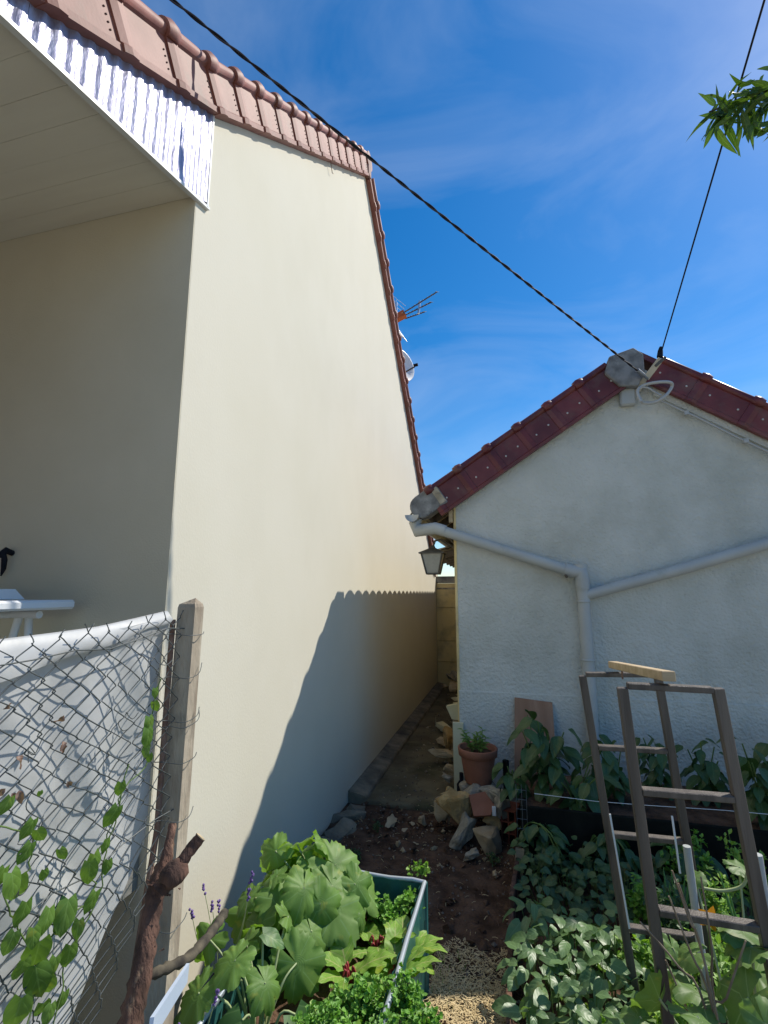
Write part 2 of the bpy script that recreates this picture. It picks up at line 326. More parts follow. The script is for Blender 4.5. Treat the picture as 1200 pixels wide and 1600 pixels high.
# leaves -------------------------------------------------------------
def ovate(L, W, nu=7, fold=.25, droop=.3, wave=.0, tip=1.0, seed=0, heart=0.0, g=None, M=None, waves=5, m=0):
    rr = random.Random(seed); g = g or G(); v = []; uv = []; f = []
    ph = rr.uniform(0, 6); vs = (-1, -.5, 0, .5, 1)
    for i in range(nu + 1):
        u = i / nu
        wd = W * .5 * (math.sin(math.pi * u ** (.75 if tip >= 1 else .9)) ** .8 if 0 < u < 1 else (.02 if u == 1 else .03 + heart))
        if heart and u < .25: wd = max(wd, W * .5 * (.55 + 1.8 * u))
        for t in vs:
            x = t * wd; yy = L * u - (heart * L * abs(t) * (1 - u) ** 3)
            z = abs(t) * wd * fold - droop * L * u * u + wave * W * math.sin(u * waves * 2 + ph + (1.5 if t < 0 else 0)) * abs(t)
            v.append(Vector((x, yy, z))); uv.append((u, t))
    for i in range(nu):
        for k in range(4): a = i * 5 + k; f.append((a, a + 1, a + 6, a + 5))
    if M: v = [M @ p for p in v]
    g.add(v, f, m, True, uv); return g
def polar(Rr, lobes=5, depth=.25, teeth=18, tooth=.05, seed=0, cup=.15, wave=.1, gap=.35, g=None, M=None, nt=44, m=0, droop=.12, asym=1.1):
    rr = random.Random(seed); g = g or G(); v = [Vector((0, 0, 0))]; uv = [(0.5, 0)]; f = []; ph = rr.uniform(0, 6)
    rings = (.3, .62, .85, 1.0); A = 2 * math.pi - gap
    for q, rg in enumerate(rings):
        for k in range(nt + 1):
            s = k / nt; th = -math.pi / 2 + gap / 2 + A * s
            lob = abs(math.cos(math.pi * s * lobes)); lob = 1 - depth * (1 - abs(math.sin(math.pi * s * lobes)) ** .6) * (1 if q > 1 else .35)
            rad_ = Rr * rg * (1 + .10 * rg * noise.noise(Vector((math.cos(th) * 1.6, math.sin(th) * 1.6, seed * 5.3)))) * lob * (asym if math.sin(th) > 0 else 1) * (.82 + .18 * abs(math.sin(th)))
            if q == 3: rad_ *= 1 + tooth * math.sin(teeth * 2 * math.pi * s + ph)
            z = cup * Rr * rg ** 2 * -.6 + wave * .35 * Rr * rg * rg * math.sin(lobes * 2 * math.pi * s + ph) + .30 * wave * Rr * rg * noise.noise(Vector((math.cos(th) * rg * 3.2, math.sin(th) * rg * 3.2, seed * 3.7))) * 6 * rg + .04 * Rr * rg * rg * math.sin(5 * th + 2 * ph) - droop * Rr * rg * rg * max(0, math.sin(th))
            v.append(Vector((rad_ * math.cos(th), rad_ * math.sin(th) + Rr * .0, z))); uv.append((s * lobes, rg))
    n = nt + 1
    for k in range(nt): f.append((0, 1 + k, 2 + k))
    for q in range(3):
        for k in range(nt): a = 1 + q * n + k; f.append((a, a + n, a + n + 1, a + 1))
    if M: v = [M @ p for p in v]
    g.add(v, f, m, True, uv); return g
def rock(c, s, seed, rot=None, npts=13, mats='stone_grey', name='stone', label=None, group=None, cat='stone', parent=None, rough_=.06, flat=1):
    rr = random.Random(seed); bm = bmesh.new()
    for i in range(npts):
        d = Vector((rr.gauss(0, 1), rr.gauss(0, 1), rr.gauss(0, 1))).normalized(); d = Vector([max(-.68, min(.68, x)) for x in d])
        bm.verts.new(Vector((d.x * s[0], d.y * s[1], d.z * s[2] * flat)))
    r = bmesh.ops.convex_hull(bm, input=bm.verts[:])
    bmesh.ops.delete(bm, geom=[e for e in r['geom_interior'] if isinstance(e, bmesh.types.BMVert)], context='VERTS')
    bmesh.ops.bevel(bm, geom=bm.edges[:], offset=min(s) * .09, segments=1, affect='EDGES')
    bmesh.ops.triangulate(bm, faces=bm.faces[:])
    bmesh.ops.subdivide_edges(bm, edges=bm.edges[:], cuts=1)
    ms = max(s)
    for v in bm.verts: v.co += v.co.normalized() * noise.noise(v.co * (3.2 / ms) + Vector((seed, 0, 0))) * ms * rough_ * 2
    me = bpy.data.meshes.new(name); bm.to_mesh(me); bm.free(); me.materials.append(MAT[mats])
    for p in me.polygons: p.use_smooth = False
    o = bpy.data.objects.new(name, me); COL.objects.link(o); base = parent_loc(parent); o.parent = parent
    o.location = Vector(c) - base; o.rotation_euler = rot or (rr.uniform(-.4, .4), rr.uniform(-.4, .4), rr.uniform(0, 6))
    return tag(o, label, cat if label else None, group)

# ------------------------------------------------------------------ the ground
def ground():
    xs = [-300, -80, -25, -8, -4, -2.4, -1.6] + [-1.3 + i * .03 for i in range(0, 115)] + [2.6, 4, 8, 25, 80, 300]
    ys = [-300, -80, -25, -8, -3, -1, 0] + [.3 + i * .03 for i in range(0, 135)] + [5, 6, 7, 8, 9.5, 14, 30, 90, 300]
    g = G(); v = []; f = []
    for x in xs:
        for y in ys:
            z = 0
            if -1.4 < x < 2.2 and .2 < y < 4.4:
                p = Vector((x, y, 0)); z = .022 * noise.noise(p * 2.2) + .014 * noise.noise(p * 9) + .007 * noise.noise(p * 28)
                if y > 3.45 and x < -.35: z = min(z, .0) * .6 - .008
            if x > .0 and .3 < y < 4.2: z += .03
            v.append((x, y, z - (.02 if y > 4.2 else 0)))
    n = len(ys)
    for i in range(len(xs) - 1):
        for j in range(n - 1): f.append((i * n + j, (i + 1) * n + j, (i + 1) * n + j + 1, i * n + j + 1))
    g.add(v, f, 0, True)
    for q, fc in enumerate(g.f):
        c = sum((Vector(g.v[k]) for k in fc), Vector()) / 4
        if c.y < .25 or c.x > 2.6 or c.y > 8.7 or c.x < -8: g.m[q] = 1  # out-of-view ground takes the pale light-bouncing material
    g.obj('ground', ['soil', 'bounce_gravel'], kind='structure')
ground()

WX = -1.25
# alley floor slab, kerb
def slab():
    g = G(); v = []; f = []; nx, ny = 14, 60; x0, x1, y0, y1 = -1.12, -.40, 3.72, 8.36
    for i in range(nx + 1):
        for j in range(ny + 1):
            x = x0 + (x1 - x0) * i / nx; y = y0 + (y1 - y0) * j / ny
            if j == 0: y += .05 * noise.noise(Vector((x * 9, 0, 3)))
            v.append((x, y, .018 + .006 * noise.noise(Vector((x * 5, y * 5, 0)))))
    for i in range(nx):
        for j in range(ny): a = i * (ny + 1) + j; f.append((a, a + ny + 1, a + ny + 2, a + 1))
    nb = len(v); v += [(x0 + (x1 - x0) * i / nx, y0 + .02, -.06) for i in range(nx + 1)]
    for i in range(nx): f.append((i * (ny + 1), nb + i, nb + i + 1, (i + 1) * (ny + 1)))
    g.add(v, f, 0, True); g.obj('alley_floor', 'mossy_slab', kind='structure')
slab()
kb = bpy.data.objects.new('kerb', None); COL.objects.link(kb); kb.location = (-1.16, 3.7, 0); kb['kind'] = 'structure'
y = 3.72
while y < 8.3:
    L = R.uniform(.7, 1.1); L = min(L, 8.33 - y)
    g = G(); a = R.uniform(-.004, .004)
    pr = [(-.088, 0, -.05), (.060 + a, 0, -.05), (.054 + a, 0, .040), (.042 + a, 0, .052), (-.088, 0, .075)]
    g.sweep(pr, (-1.16, y, 0), (-1.16, y + L - .006, 0)); g.obj('kerb_stone', 'kerb_concrete', kb)
    y += L
# crumbling footing by the wall
for i, (px, py, yy, s) in enumerate([(518, 1285, 3.45, .10), (500, 1305, 3.25, .12), (480, 1330, 3.1, .10), (535, 1262, 3.6, .09), (455, 1350, 2.95, .10)]):
    rock((WX + .08 + .03 * (i % 2), yy, .0), (s * 1.1, s * 2.0, s * .55), 40 + i, (0, .1, 0.3 * (i - 2)), npts=9, rough_=.09, mats='kerb_concrete', name='concrete_lump',
         label=['grey broken concrete lump at the foot of the cream wall before the kerb end', 'second concrete lump from the kerb along the cream wall foot', 'middle concrete lump at the cream wall foot beside the big leafed plant',
                'small concrete lump touching the near end of the kerb', 'concrete lump nearest the planter at the cream wall foot'][i], group='concrete lumps along the wall foot', cat='concrete lump')

# ------------------------------------------------------------------ the big cream house
house = thing('cream_house', (WX - 3, 4, 0), 'tall cream rendered house with pink tiled verge on the left of the alley', 'house')
KY, KZ, AY, AZ, EY, EZ = 1.62, 3.73, 4.04, 5.70, 8.0, 2.02
def rake(Y):
    if Y <= KY: return KZ + (Y - KY) * .66
    if Y <= AY: return KZ + (Y - KY) * (AZ - KZ) / (AY - KY)
    return AZ + (Y - AY) * (EZ - AZ) / (EY - AY)
poly = [(1.568, -.1), (8.62, -.1), (8.62, rake(8.0) - .02), (8.0, rake(8.0)), (AY, AZ), (1.568, rake(1.568))]
g = G(); n = len(poly)
v = [(WX, a, b) for a, b in poly] + [(WX - .3, a, b) for a, b in poly]
g.add(v, [tuple(range(n)), tuple(range(2 * n - 1, n - 1, -1))]); g.add(v, [(i, n + i, n + (i + 1) % n, (i + 1) % n) for i in range(n) if i != 0])
g.obj('side_wall', 'cream_render', house)
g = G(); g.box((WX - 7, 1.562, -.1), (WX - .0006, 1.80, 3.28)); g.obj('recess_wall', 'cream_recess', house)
g = G(); g.box((WX - 7, 8.1, -.1), (WX - .31, 8.35, 2.0)); g.obj('rear_wall', 'cream_render', house)
g = G(); g.box((WX - 7, -2.0, .55), (WX - .03, 1.560, .72)); g.obj('terrace_floor', 'old_concrete', house)
# soffit boards under the roof overhang
sof = lambda Y: 3.245 + (Y - 1.571) * .213
y = 1.560; k = 0
while y > -1.6:
    g = G(); d = .118; z0 = sof(y); z1 = sof(y - d + .0012); dz = .0004 * (k % 3)
    vv = [(WX - 6, y, z0 + dz), (WX - .012, y, z0 + dz), (WX - .012, y - d + .0012, z1 + dz), (WX - 6, y - d + .0012, z1 + dz)]
    vv += [(a, b, c + .015) for a, b, c in vv]
    g.add(vv, [(3, 2, 1, 0), (4, 5, 6, 7), (0, 1, 5, 4), (1, 2, 6, 5), (2, 3, 7, 6), (3, 0, 4, 7)]); g.obj('soffit_board', 'soffit_paint', house)
    y -= d; k += 1
# embossed metal cladding of the wedge between soffit and verge, in narrow sheets with standing ribs
y = 1.625; edges = []
while y > -1.2: edges.append(y); y -= .205
edges.append(-1.2)
for i in range(len(edges) - 1):
    a, b = edges[i], edges[i + 1]; g = G(); v = []; f = []; nn = 40; mm = 10
    for q in range(nn + 1):
        Y = a + (b + .003 - a) * q / nn
        zb = sof(Y) - .02 if Y < 1.6 else sof(1.6) + .005; zt = max(rake(Y) + .01, zb + .03)
        for h in range(mm + 1):
            x = WX + .012 + (.0038 * math.sin(q / nn * math.pi * 8)) + .0012 * noise.noise(Vector((Y * 40, h * 1.7, i)))
            if q == 0: x += .003
            v.append((x, Y, zb + (zt - zb) * h / mm))
    for q in range(nn):
        for h in range(mm): c = q * (mm + 1) + h; f.append((c, c + 1, c + mm + 2, c + mm + 1))
    g.add(v, f, 0, True); g.obj('metal_sheet', 'zinc', house)
g = G(); g.sweep([(0, 0, -.022), (.022, 0, -.022), (.022, 0, -.008), (.017, 0, -.008), (.017, 0, -.017), (0, 0, -.017)], (WX - .005, 1.64, sof(1.64)), (WX - .005, -1.4, sof(-1.4))); g.obj('edge_trim', 'white_trim', house)
g = G(); g.box((WX + .002, 1.618, sof(1.6) - .01), (WX + .018, 1.628, rake(1.63))); g.obj('edge_trim', 'white_trim', house)
# roof body
for (ya, yb) in ((-1.5, AY), (AY, 8.25)):
    ks = [ya, KY, yb] if ya < KY else [ya, yb]
    for j in range(len(ks) - 1):
        p, q = ks[j], ks[j + 1]; g = G()
        g.add([(WX - 7, p, rake(p) + .02), (WX + .02, p, rake(p) + .02), (WX + .02, q, rake(q) + .02), (WX - 7, q, rake(q) + .02),
               (WX - 7, p, rake(p) + .10), (WX + .02, p, rake(p) + .10), (WX + .02, q, rake(q) + .10), (WX - 7, q, rake(q) + .10)],
              [(3, 2, 1, 0), (4, 5, 6, 7), (0, 1, 5, 4), (1, 2, 6, 5), (2, 3, 7, 6), (3, 0, 4, 7)]); g.obj('roof_slope', 'pink_tile', house)
# verge tiles: hanging flange, rolled top, collar at the joint
def verge_tile(p, q, mats, hang, roll, out, holes=True, collar=1.14, xs=1):
    """p, q: lower / upper end on the verge line (bottom of the flange)"""
    g = G(); p = Vector(p); q = Vector(q); d = (q - p).normalized(); nx = Vector((xs, 0, 0)) if abs(d.x) < .5 else Vector((0, -1, 0))
    up = d.cross(nx); up = up if up.z > 0 else -up
    def prof(s, e):
        o = []
        o.append(nx * -.01); o.append(nx * (out + e + .008)); o.append(nx * (out + e + .010) + up * .022); o.append(nx * (out + e) + up * .03)
        o.append(nx * (out + e) + up * (hang - roll * .9))
        c = nx * (out - roll * .1) + up * (hang + roll * .2)
        for k in range(11):
            a = rad(-60 + 220 * k / 10); o.append(c + nx * math.cos(a) * (roll * s + e) + up * math.sin(a) * (roll * s + e))
        o.append(nx * (-roll * 2.2) + up * (hang * .72)); o.append(nx * (-roll * 2.2) + up * (hang * .72 - .03)); o.append(nx * -.01 + up * (hang * .6))
        return o
    L = (q - p).length
    rings = [(0.0, collar, .006), (.035 / L, collar * 1.04, .012), (.075 / L, collar, .006), (.078 / L, 1.0, 0), (1.0, .97, -.002)]
    v = []; f = []; n = None
    for (t, s, e) in rings:
        o = prof(s, e); n = len(o); c = p + (q - p) * t; v += [c + x for x in o]
    for i in range(len(rings) - 1):
        for k in range(n): f.append((i * n + k, i * n + (k + 1) % n, (i + 1) * n + (k + 1) % n, (i + 1) * n + k))
    g.add(v, f); g.s[-len(f):] = [5 <= q % n < 15 for q in range(len(f))]; g.add(v, [tuple(range(n))[::-1], tuple(range((len(rings) - 1) * n, len(rings) * n))])
    return g, d, up, nx
def slope_tiles(y0, y1, n, hang=.17, holes=True):
    # equal pitches
    pts = [(WX, y0 + (y1 - y0) * i / n) for i in range(n + 1)]
    for i in range(n):
        a, b = y0 + (y1 - y0) * i / n, y0 + (y1 - y0) * (i + 1) / n
        p = (WX + .012, a, rake(a) - .012 + .003 * R.uniform(-1, 1)); q = (WX + .012 + R.uniform(-.002, .002), b, rake(b) - .012)
        g, d, up, nx = verge_tile(p, q, None, hang + .012, .026, .03)
        if holes:
            L = (Vector(q) - Vector(p)).length
            for t in (1 - .03 / L,):
                for h in range(4):
                    c = Vector(p) + d * (t * L) + up * (.05 + .02 * h) + nx * .0295
                    g.beam(c - d * .0025, c + d * .0025, .005, .004, 1)
        g.obj('verge_tile', ['pink_tile', 'dark_hole'], house)
slope_tiles(-1.3, KY, 11); slope_tiles(KY, AY - .02, 12)
slope_tiles(EY + .15, AY + .02, 20, hang=.105)
g = G(); g.box((WX - .05, AY - .05, AZ - .02), (WX + .052, AY + .055, AZ + .21), bev=.012); g.obj('ridge_end_tile', 'roll_tile', house)
g = G(); g.tube([(WX + .05, AY, AZ + .16), (WX - 6.9, AY, AZ + .16)], .09, 12); g.obj('ridge_tiles', 'pink_tile', house)
# verge cable end hanging under the tiles
g = G(); a = PX(515, 255, WX + .01); g.tube([a + Vector((.01, 0, .05)), a + Vector((.012, .0, -.01)), a + Vector((.012, .03, -.06)), a + Vector((.012, .05, -.05))], .003, 5); g.obj('loose_wire', 'rusty_rod', house)

# wall hook with strap on the shaded wall
hk = PY(19, 872, 1.562); t = thing('wall_hook', hk, 'black hook with a hanging strap fixed to the shaded recess wall', 'hook')
g = G(); g.tube([hk + Vector((0, 0, .02)), hk + Vector((0, -.03, .03)), hk + Vector((0, -.045, .015)), hk + Vector((0, -.04, 0))], [.012, .014, .014, .01], 8); g.obj('hook', 'black_rubber', t)
g = G(); g.tube([hk + Vector((.005, -.04, .02)), hk + Vector((.005, -.035, -.01)), hk + Vector((0, -.03, -.045)), hk + Vector((-.012, -.028, -.075))], [.008, .012, .010, .003], 6); g.obj('strap', 'black_rubber', t)

# ------------------------------------------------------------------ the small house
GY = 3.94; GX0 = -.425; RX, RZ = 1.03, 3.32
sh = thing('small_house', (1, GY, 0), 'low grey white roughcast house with dark red verge tiles right of the alley', 'house')
sl_l = .655; sl_r = .69
EX = -.76; EZL = RZ - (RX - EX) * sl_l
zl = lambda x: RZ - (RX - x) * sl_l
zr = lambda x: RZ - (x - RX) * sl_r
RXE = 4.2
poly = [(GX0, -.1), (RXE - .4, -.1), (RXE - .4, zr(RXE - .4)), (RX, RZ), (GX0, zl(GX0))]
g = G(); n = 5; v = [(a, GY, b) for a, b in poly] + [(a, GY + .25, b) for a, b in poly]
g.add(v, [tuple(range(n)), tuple(range(2 * n - 1, n - 1, -1))]); g.add(v, [(i, n + i, n + (i + 1) % n, (i + 1) % n) for i in range(n)])
g.obj('gable_wall', 'roughcast', sh)
g = G(); g.box((GX0 - .012, GY + .02, -.1), (GX0 - .001, 10.3, zl(GX0) - .05)); g.box((GX0 - .004, GY - .004, 0.02), (GX0 + .012, GY + .02, 2.3)); g.obj('side_wall', 'yellow_render', sh)
g = G(); g.box((GX0 + .003, GY + .26, -.1), (GX0 + .2, 10.3, zl(GX0))); g.box((RXE - .6, GY + .26, -.1), (RXE - .41, 10.3, zr(RXE - .4) - .05)); g.obj('inner_wall', 'yellow_render', sh)
# roof slabs
g = G()
def slabpoly(x0, z0, x1, z1, y0, y1, th, m=0):
    g.add([(x0, y0, z0), (x1, y0, z1), (x1, y1, z1), (x0, y1, z0), (x0, y0, z0 + th), (x1, y0, z1 + th), (x1, y1, z1 + th), (x0, y1, z0 + th)],
          [(3, 2, 1, 0), (4, 5, 6, 7), (0, 1, 5, 4), (1, 2, 6, 5), (2, 3, 7, 6), (3, 0, 4, 7)], m)
slabpoly(GX0 + .05, zl(GX0 + .05) + .07, RX, RZ + .07, GY - .03, 10.3, .05); g.obj('roof_slope', 'red_tile', sh)
g = G(); slabpoly(RX, RZ + .07, RXE, zr(RXE) + .07, GY - .03, 10.3, .05); g.obj('roof_slope', 'red_tile', sh)
# overhanging eave tiles seen from below: one per course along the eave, with curved nose
yy = GY + .065; k = 0
while yy < 10.2:
    g = G(); v = []; f = []
    for i in range(7):
        x_ = yy + .22 * i / 6; hh = .038 * math.sin(math.pi * i / 6) - .014
        for (ex, th) in ((EX - .05, 0), (GX0 + .2, 0), (GX0 + .2, .014), (EX - .05, .014)):
            v.append((ex, x_, zl(ex) + .098 + hh + th))
    for i in range(6):
        for c in range(4): f.append((i * 4 + c, i * 4 + (c + 1) % 4, (i + 1) * 4 + (c + 1) % 4, (i + 1) * 4 + c))
    g.add(v, f, 0, True); g.obj('eave_tile', 'stone_grey', sh); yy += .222
# rafters and battens
yy = GY + .10
while yy < 10.2:
    g = G(); g.beam((EX + .06, yy, zl(EX + .06) + .02), (GX0 + .1, yy, zl(GX0 + .1) + .02), .06, .08); g.obj('rafter', 'grey_wood', sh); yy += .42
for xx in (EX + .05, EX + .22):
    g = G(); g.box((xx - .02, GY - .02, zl(xx) + .058), (xx + .02, 10.2, zl(xx) + .083)); g.obj('batten', 'grey_wood', sh)
g = G(); g.box((GX0 - .045, GY - .01, 2.12), (GX0 - .013, GY + .03, 2.36)); g.obj('eave_board', 'pale_wood', sh)
# lower lean-to roof at the rear of the alley side
yy = 5.7; k = 0
while yy < 10.1:
    g = G(); g.beam((-.44, yy, 2.06), (-.86, yy, 1.96), .05, .07); g.obj('rafter', 'grey_wood', sh); yy += .36
yy = 5.6
while yy < 10.1:
    g = G(); v = []; f = []
    for i in range(7):
        x_ = yy + .22 * i / 6; hh = .03 * math.sin(math.pi * i / 6)
        v += [(-.90, x_, 2.0 + hh), (-.43, x_, 2.11 + hh), (-.43, x_, 2.125 + hh), (-.90, x_, 2.015 + hh)]
    for i in range(6):
        for c in range(4): f.append((i * 4 + c, i * 4 + (c + 1) % 4, (i + 1) * 4 + (c + 1) % 4, (i + 1) * 4 + c))
    g.add(v, f, 0, True); g.obj('eave_tile', 'stone_grey', sh); yy += .222
# gutter along the eave
g = G(); v = []; f = []
for j, Y in enumerate((GY - .12, 10.2)):
    for i in range(9):
        a = math.pi * i / 8; v.append((EX - .0 + .058 * math.cos(a), Y, zl(EX) + .03 - .058 * math.sin(a)))
f = [(i, i + 1, 10 + i, 9 + i) for i in range(8)]; f.append(tuple(range(9)))
g.add(v, f, 0, True); g.obj('gutter', 'pvc', sh)
# left verge tiles
def red_tiles(xa, za, xb, zb, n, hang, y, under=False):
    for i in range(n):
        t0, t1 = i / n, (i + 1) / n
        p = (xa + (xb - xa) * t0, y, za + (zb - za) * t0); q = (xa + (xb - xa) * t1, y, za + (zb - za) * t1)
        g, d, up, nx = verge_tile(p, q, None, hang, .026, .018, collar=1.15)
        L = (Vector(q) - Vector(p)).length
        for t, h in ((.12, .10), (L - .05, .11)):
            c = Vector(p) + d * t + up * h + nx * .019
            g.lathe([(0, .004), (.006, .004), (.008, 0)], 8, 1, M=orient(c, up, nx))
        g.obj('verge_tile', ['red_tile', 'nail_head'], sh)
VY = GY - .06
LX0 = -.52
red_tiles(LX0, zl(LX0) - .14, RX - .10, zl(RX - .10) - .14, 6, .235, VY)
red_tiles(RXE, zr(RXE) - .15, RX + .04, zr(RX + .04) - .15, 10, .205, VY)
# rounded concrete end piece at the left eave
g = G(); cx, cz = EX + .075, zl(EX + .075) + .055; v = []
ang = math.atan(sl_l); dd = Vector((math.cos(ang), 0, math.sin(ang))); un = Vector((-math.sin(ang), 0, math.cos(ang)))
pr = [Vector((cx, 0, cz)) + (dd * math.cos(a) + un * math.sin(a)) * .098 for a in [rad(90 + 180 * i / 10) for i in range(11)]]
pr += [Vector((cx, 0, cz)) + dd * .20 - un * .098, Vector((cx, 0, cz)) + dd * .20 + un * .098]
n = len(pr); v = [(p.x, VY - .03, p.z) for p in pr] + [(p.x, VY + .12, p.z) for p in pr]
g.add(v, [tuple(range(n)), tuple(range(2 * n - 1, n - 1, -1))] + [(i, n + i, n + (i + 1) % n, (i + 1) % n) for i in range(n)])
bevel_obj(g.obj('eave_end_cap', 'cap_concrete', sh), .014)
g = G(); q = Vector((cx, 0, cz)) + dd * .165; g.beam(Vector((q.x, VY - .034, q.z)) - un * .082, Vector((q.x, VY - .034, q.z)) + un * .082, .055, .006, up=Vector((0, 1, 0))); g.obj('mortar_patch', 'stone_grey', sh)
# ridge end block and the beam end beneath
pp = [(945, 582), (952, 556), (990, 542), (1006, 552), (1008, 580), (998, 603), (970, 603)]
q = [PY(a, b, VY - .05) for a, b in pp]; n = len(q); g = G()
v = [tuple(p) for p in q] + [(p.x, VY + .2, p.z) for p in q]
g.add(v, [tuple(range(n)), tuple(range(2 * n - 1, n - 1, -1))] + [(i, n + i, n + (i + 1) % n, (i + 1) % n) for i in range(n)]); bevel_obj(g.obj('ridge_end_cap', 'cap_concrete', sh), .018)
g = G(); g.tube([(RX, VY + .3, RZ + .08), (RX, 10.3, RZ + .08)], .09, 12); g.obj('ridge_tiles', 'red_tile', sh)
a = PY(967, 602, VY + .02); b = PY(994, 632, VY + .02); g = G(); g.box((a.x, VY + .01, b.z), (b.x, GY + .05, a.z), bev=.012); g.obj('ridge_beam_end', 'pvc', sh)
# rake board under the right verge
g = G(); g.add([(RX + .1, GY - .035, zr(RX + .1) - .20), (RXE, GY - .035, zr(RXE) - .20), (RXE, GY - .035, zr(RXE) - .02), (RX + .1, GY - .035, zr(RX + .1) + .03),
                (RX + .1, GY - .003, zr(RX + .1) - .20), (RXE, GY - .003, zr(RXE) - .20), (RXE, GY - .003, zr(RXE) + .03), (RX + .1, GY - .003, zr(RX + .1) + .03)],
               [(0, 1, 2, 3), (7, 6, 5, 4), (0, 4, 5, 1), (1, 5, 6, 2), (3, 2, 6, 7), (0, 3, 7, 4)]); g.obj('rake_board', 'roughcast', sh)
g = G(); g.tube([(RX + .12 + i * .25, GY - .05, zr(RX + .12 + i * .25) - .235 + .006 * math.sin(i * 2)) for i in range(12)], .009, 6)
for i in range(8):
    x_ = RX + .3 + i * .36; g.box((x_ - .015, GY - .062, zr(x_) - .25), (x_ + .015, GY - .03, zr(x_) - .22))
g.obj('conduit', 'grey_cable', sh)
# plaster cracks of the roughcast band (raised plinth)
g = G(); g.box((GX0 + .002, GY - .012, -.05), (RXE - .41, GY - .001, .80), bev=.004); g.obj('plinth', 'roughcast', sh)

# rain pipes
dp = thing('rain_pipe', (.54, GY - .08, 0), 'grey white plastic rain pipe with slanting inlet from the alley gutter', 'pipe')
PYp = GY - .075
def pp_(a, b): return PY(a, b, PYp)
g = G(); A = pp_(690, 829); B = pp_(893, 893); g.tube([A + (A - B).normalized() * .02, B], .042, 14); g.obj('slanting_pipe', 'pvc', dp)
C0 = Vector((EX + .01, VY + .05, zl(EX) - .01))
g = G(); g.tube([C0 + Vector((0, .0, .0)), C0 + Vector((.02, -.01, -.08)), A + Vector((-.05, 0, .02)), A + Vector((.03, 0, -.005))], [.058, .056, .05, .047], 14); g.obj('gutter_outlet', 'pvc', dp)
V1 = pp_(908, 893); V2 = Vector((V1.x + .005, PYp, .02))
g = G(); g.tube([B - (B - A).normalized() * .05, B, V1 + Vector((0, 0, .0)), V1 + Vector((.005, 0, -.06)), V1 + Vector((.005, 0, -.13))], [.050, .052, .056, .052, .048], 14)
g.tube([V1 + Vector((0, 0, .055)), V1 + Vector((0, 0, -.06))], .047, 12); g.obj('elbow', 'pvc', dp)
g = G(); g.tube([V1 + Vector((.005, 0, -.1)), V2], .043, 14); g.obj('down_pipe', 'pvc', dp)
C = pp_(921, 928); D = pp_(1080, 885); E_ = PY(1290, 822, PYp)
g = G(); g.tube([C - Vector((.04, 0, .01)), C + Vector((.05, 0, .012)), D, E_], .040, 14); g.obj('branch_pipe', 'pvc', dp)
for (px, py) in ((916, 940), (921, 1031)):
    p = pp_(px, py); p.x = V1.x + .005; g = G(); g.lathe([(.044, -.008), (.050, -.006), (.050, .006), (.044, .008)], 14, c=p); g.box((p.x - .008, p.y, p.z - .008), (p.x + .008, GY, p.z + .008)); g.obj('pipe_clip', 'pvc', dp)
g = G(); 
for t_ in (.0,): 
    p = B + Vector((-.045, -.02, -.03)); g.tube([p, p + Vector((0, -.05, -.01))], .012, 6)
g.obj('clip_screw', 'joint_grime', dp)

# lantern on the alley side wall
lc = PY(677, 880, GY + .12); ln = thing('wall_lantern', lc, 'old four sided wall lantern with dusty panes under the eave', 'lantern')
def frus(g, z0, r0, z1, r1, m=0, c=lc, w=None):
    v = [c + Vector((sx * r0, sy * r0, z0)) for sx, sy in ((-1, -1), (1, -1), (1, 1), (-1, 1))] + [c + Vector((sx * r1, sy * r1, z1)) for sx, sy in ((-1, -1), (1, -1), (1, 1), (-1, 1))]
    g.add(v, [(0, 1, 5, 4), (1, 2, 6, 5), (2, 3, 7, 6), (3, 0, 4, 7), (3, 2, 1, 0), (4, 5, 6, 7)], m)
g = G(); frus(g, .085, .108, .125, .03); frus(g, .078, .108, .085, .108); frus(g, .125, .022, .15, .012); g.obj('roof_cap', 'lamp_metal', ln)
for sx, sy in ((-1, -1), (1, -1), (1, 1), (-1, 1)):
    g = G(); g.beam(lc + Vector((sx * .052, sy * .052, -.085)), lc + Vector((sx * .088, sy * .088, .08)), .010, .010); g.obj('corner_bar', 'lamp_metal', ln)
g = G(); frus(g, -.095, .056, -.083, .056); g.obj('base_plate', 'lamp_metal', ln)
for a in range(4):
    Mz = Matrix.Rotation(a * math.pi / 2, 3, 'Z'); g = G()
    v = [lc + Mz @ Vector(p) for p in ((-.047, -.048, -.082), (.047, -.048, -.082), (.082, -.083, .077), (-.082, -.083, .077), (-.047, -.045, -.082), (.047, -.045, -.082), (.082, -.080, .077), (-.082, -.080, .077))]
    g.add(v, [(0, 1, 2, 3), (7, 6, 5, 4), (0, 4, 5, 1), (1, 5, 6, 2), (2, 6, 7, 3), (3, 7, 4, 0)]); g.obj('pane', 'lamp_glass', ln)
g = G(); g.tube([lc + Vector((0, 0, .14)), lc + Vector((.02, 0, .19)), lc + Vector((.07, 0, .20)), Vector((GX0 - .012, lc.y, lc.z + .12))], .009, 6); g.obj('bracket_arm', 'lamp_metal', ln)

# back wall closing the alley, of stacked rendered blocks
bw = thing('alley_end_wall', (-.85, 8.4, 0), 'cracked yellowish block wall closing the far end of the alley', 'wall')
z = -.02; rows = [.42, .34, .55, .42, .12]
for i, hgt in enumerate(rows):
    g = G(); off = R.uniform(-.012, .012)
    g.box((WX - .0 + .001, 8.38 + off, z), (GX0 - .002 + .1, 8.6, z + hgt - .006), bev=.008); g.obj('wall_block', 'yellow_render' if i != 4 else 'old_concrete', bw); z += hgt
g = G(); g.box((-.72, 8.36, 1.62), (-.42, 8.5, z + .01)); g.box((WX + .01, 8.372, 1.60), (-.70, 8.376, 1.63)); g.obj('cracked_patch', 'stone_grey', bw)

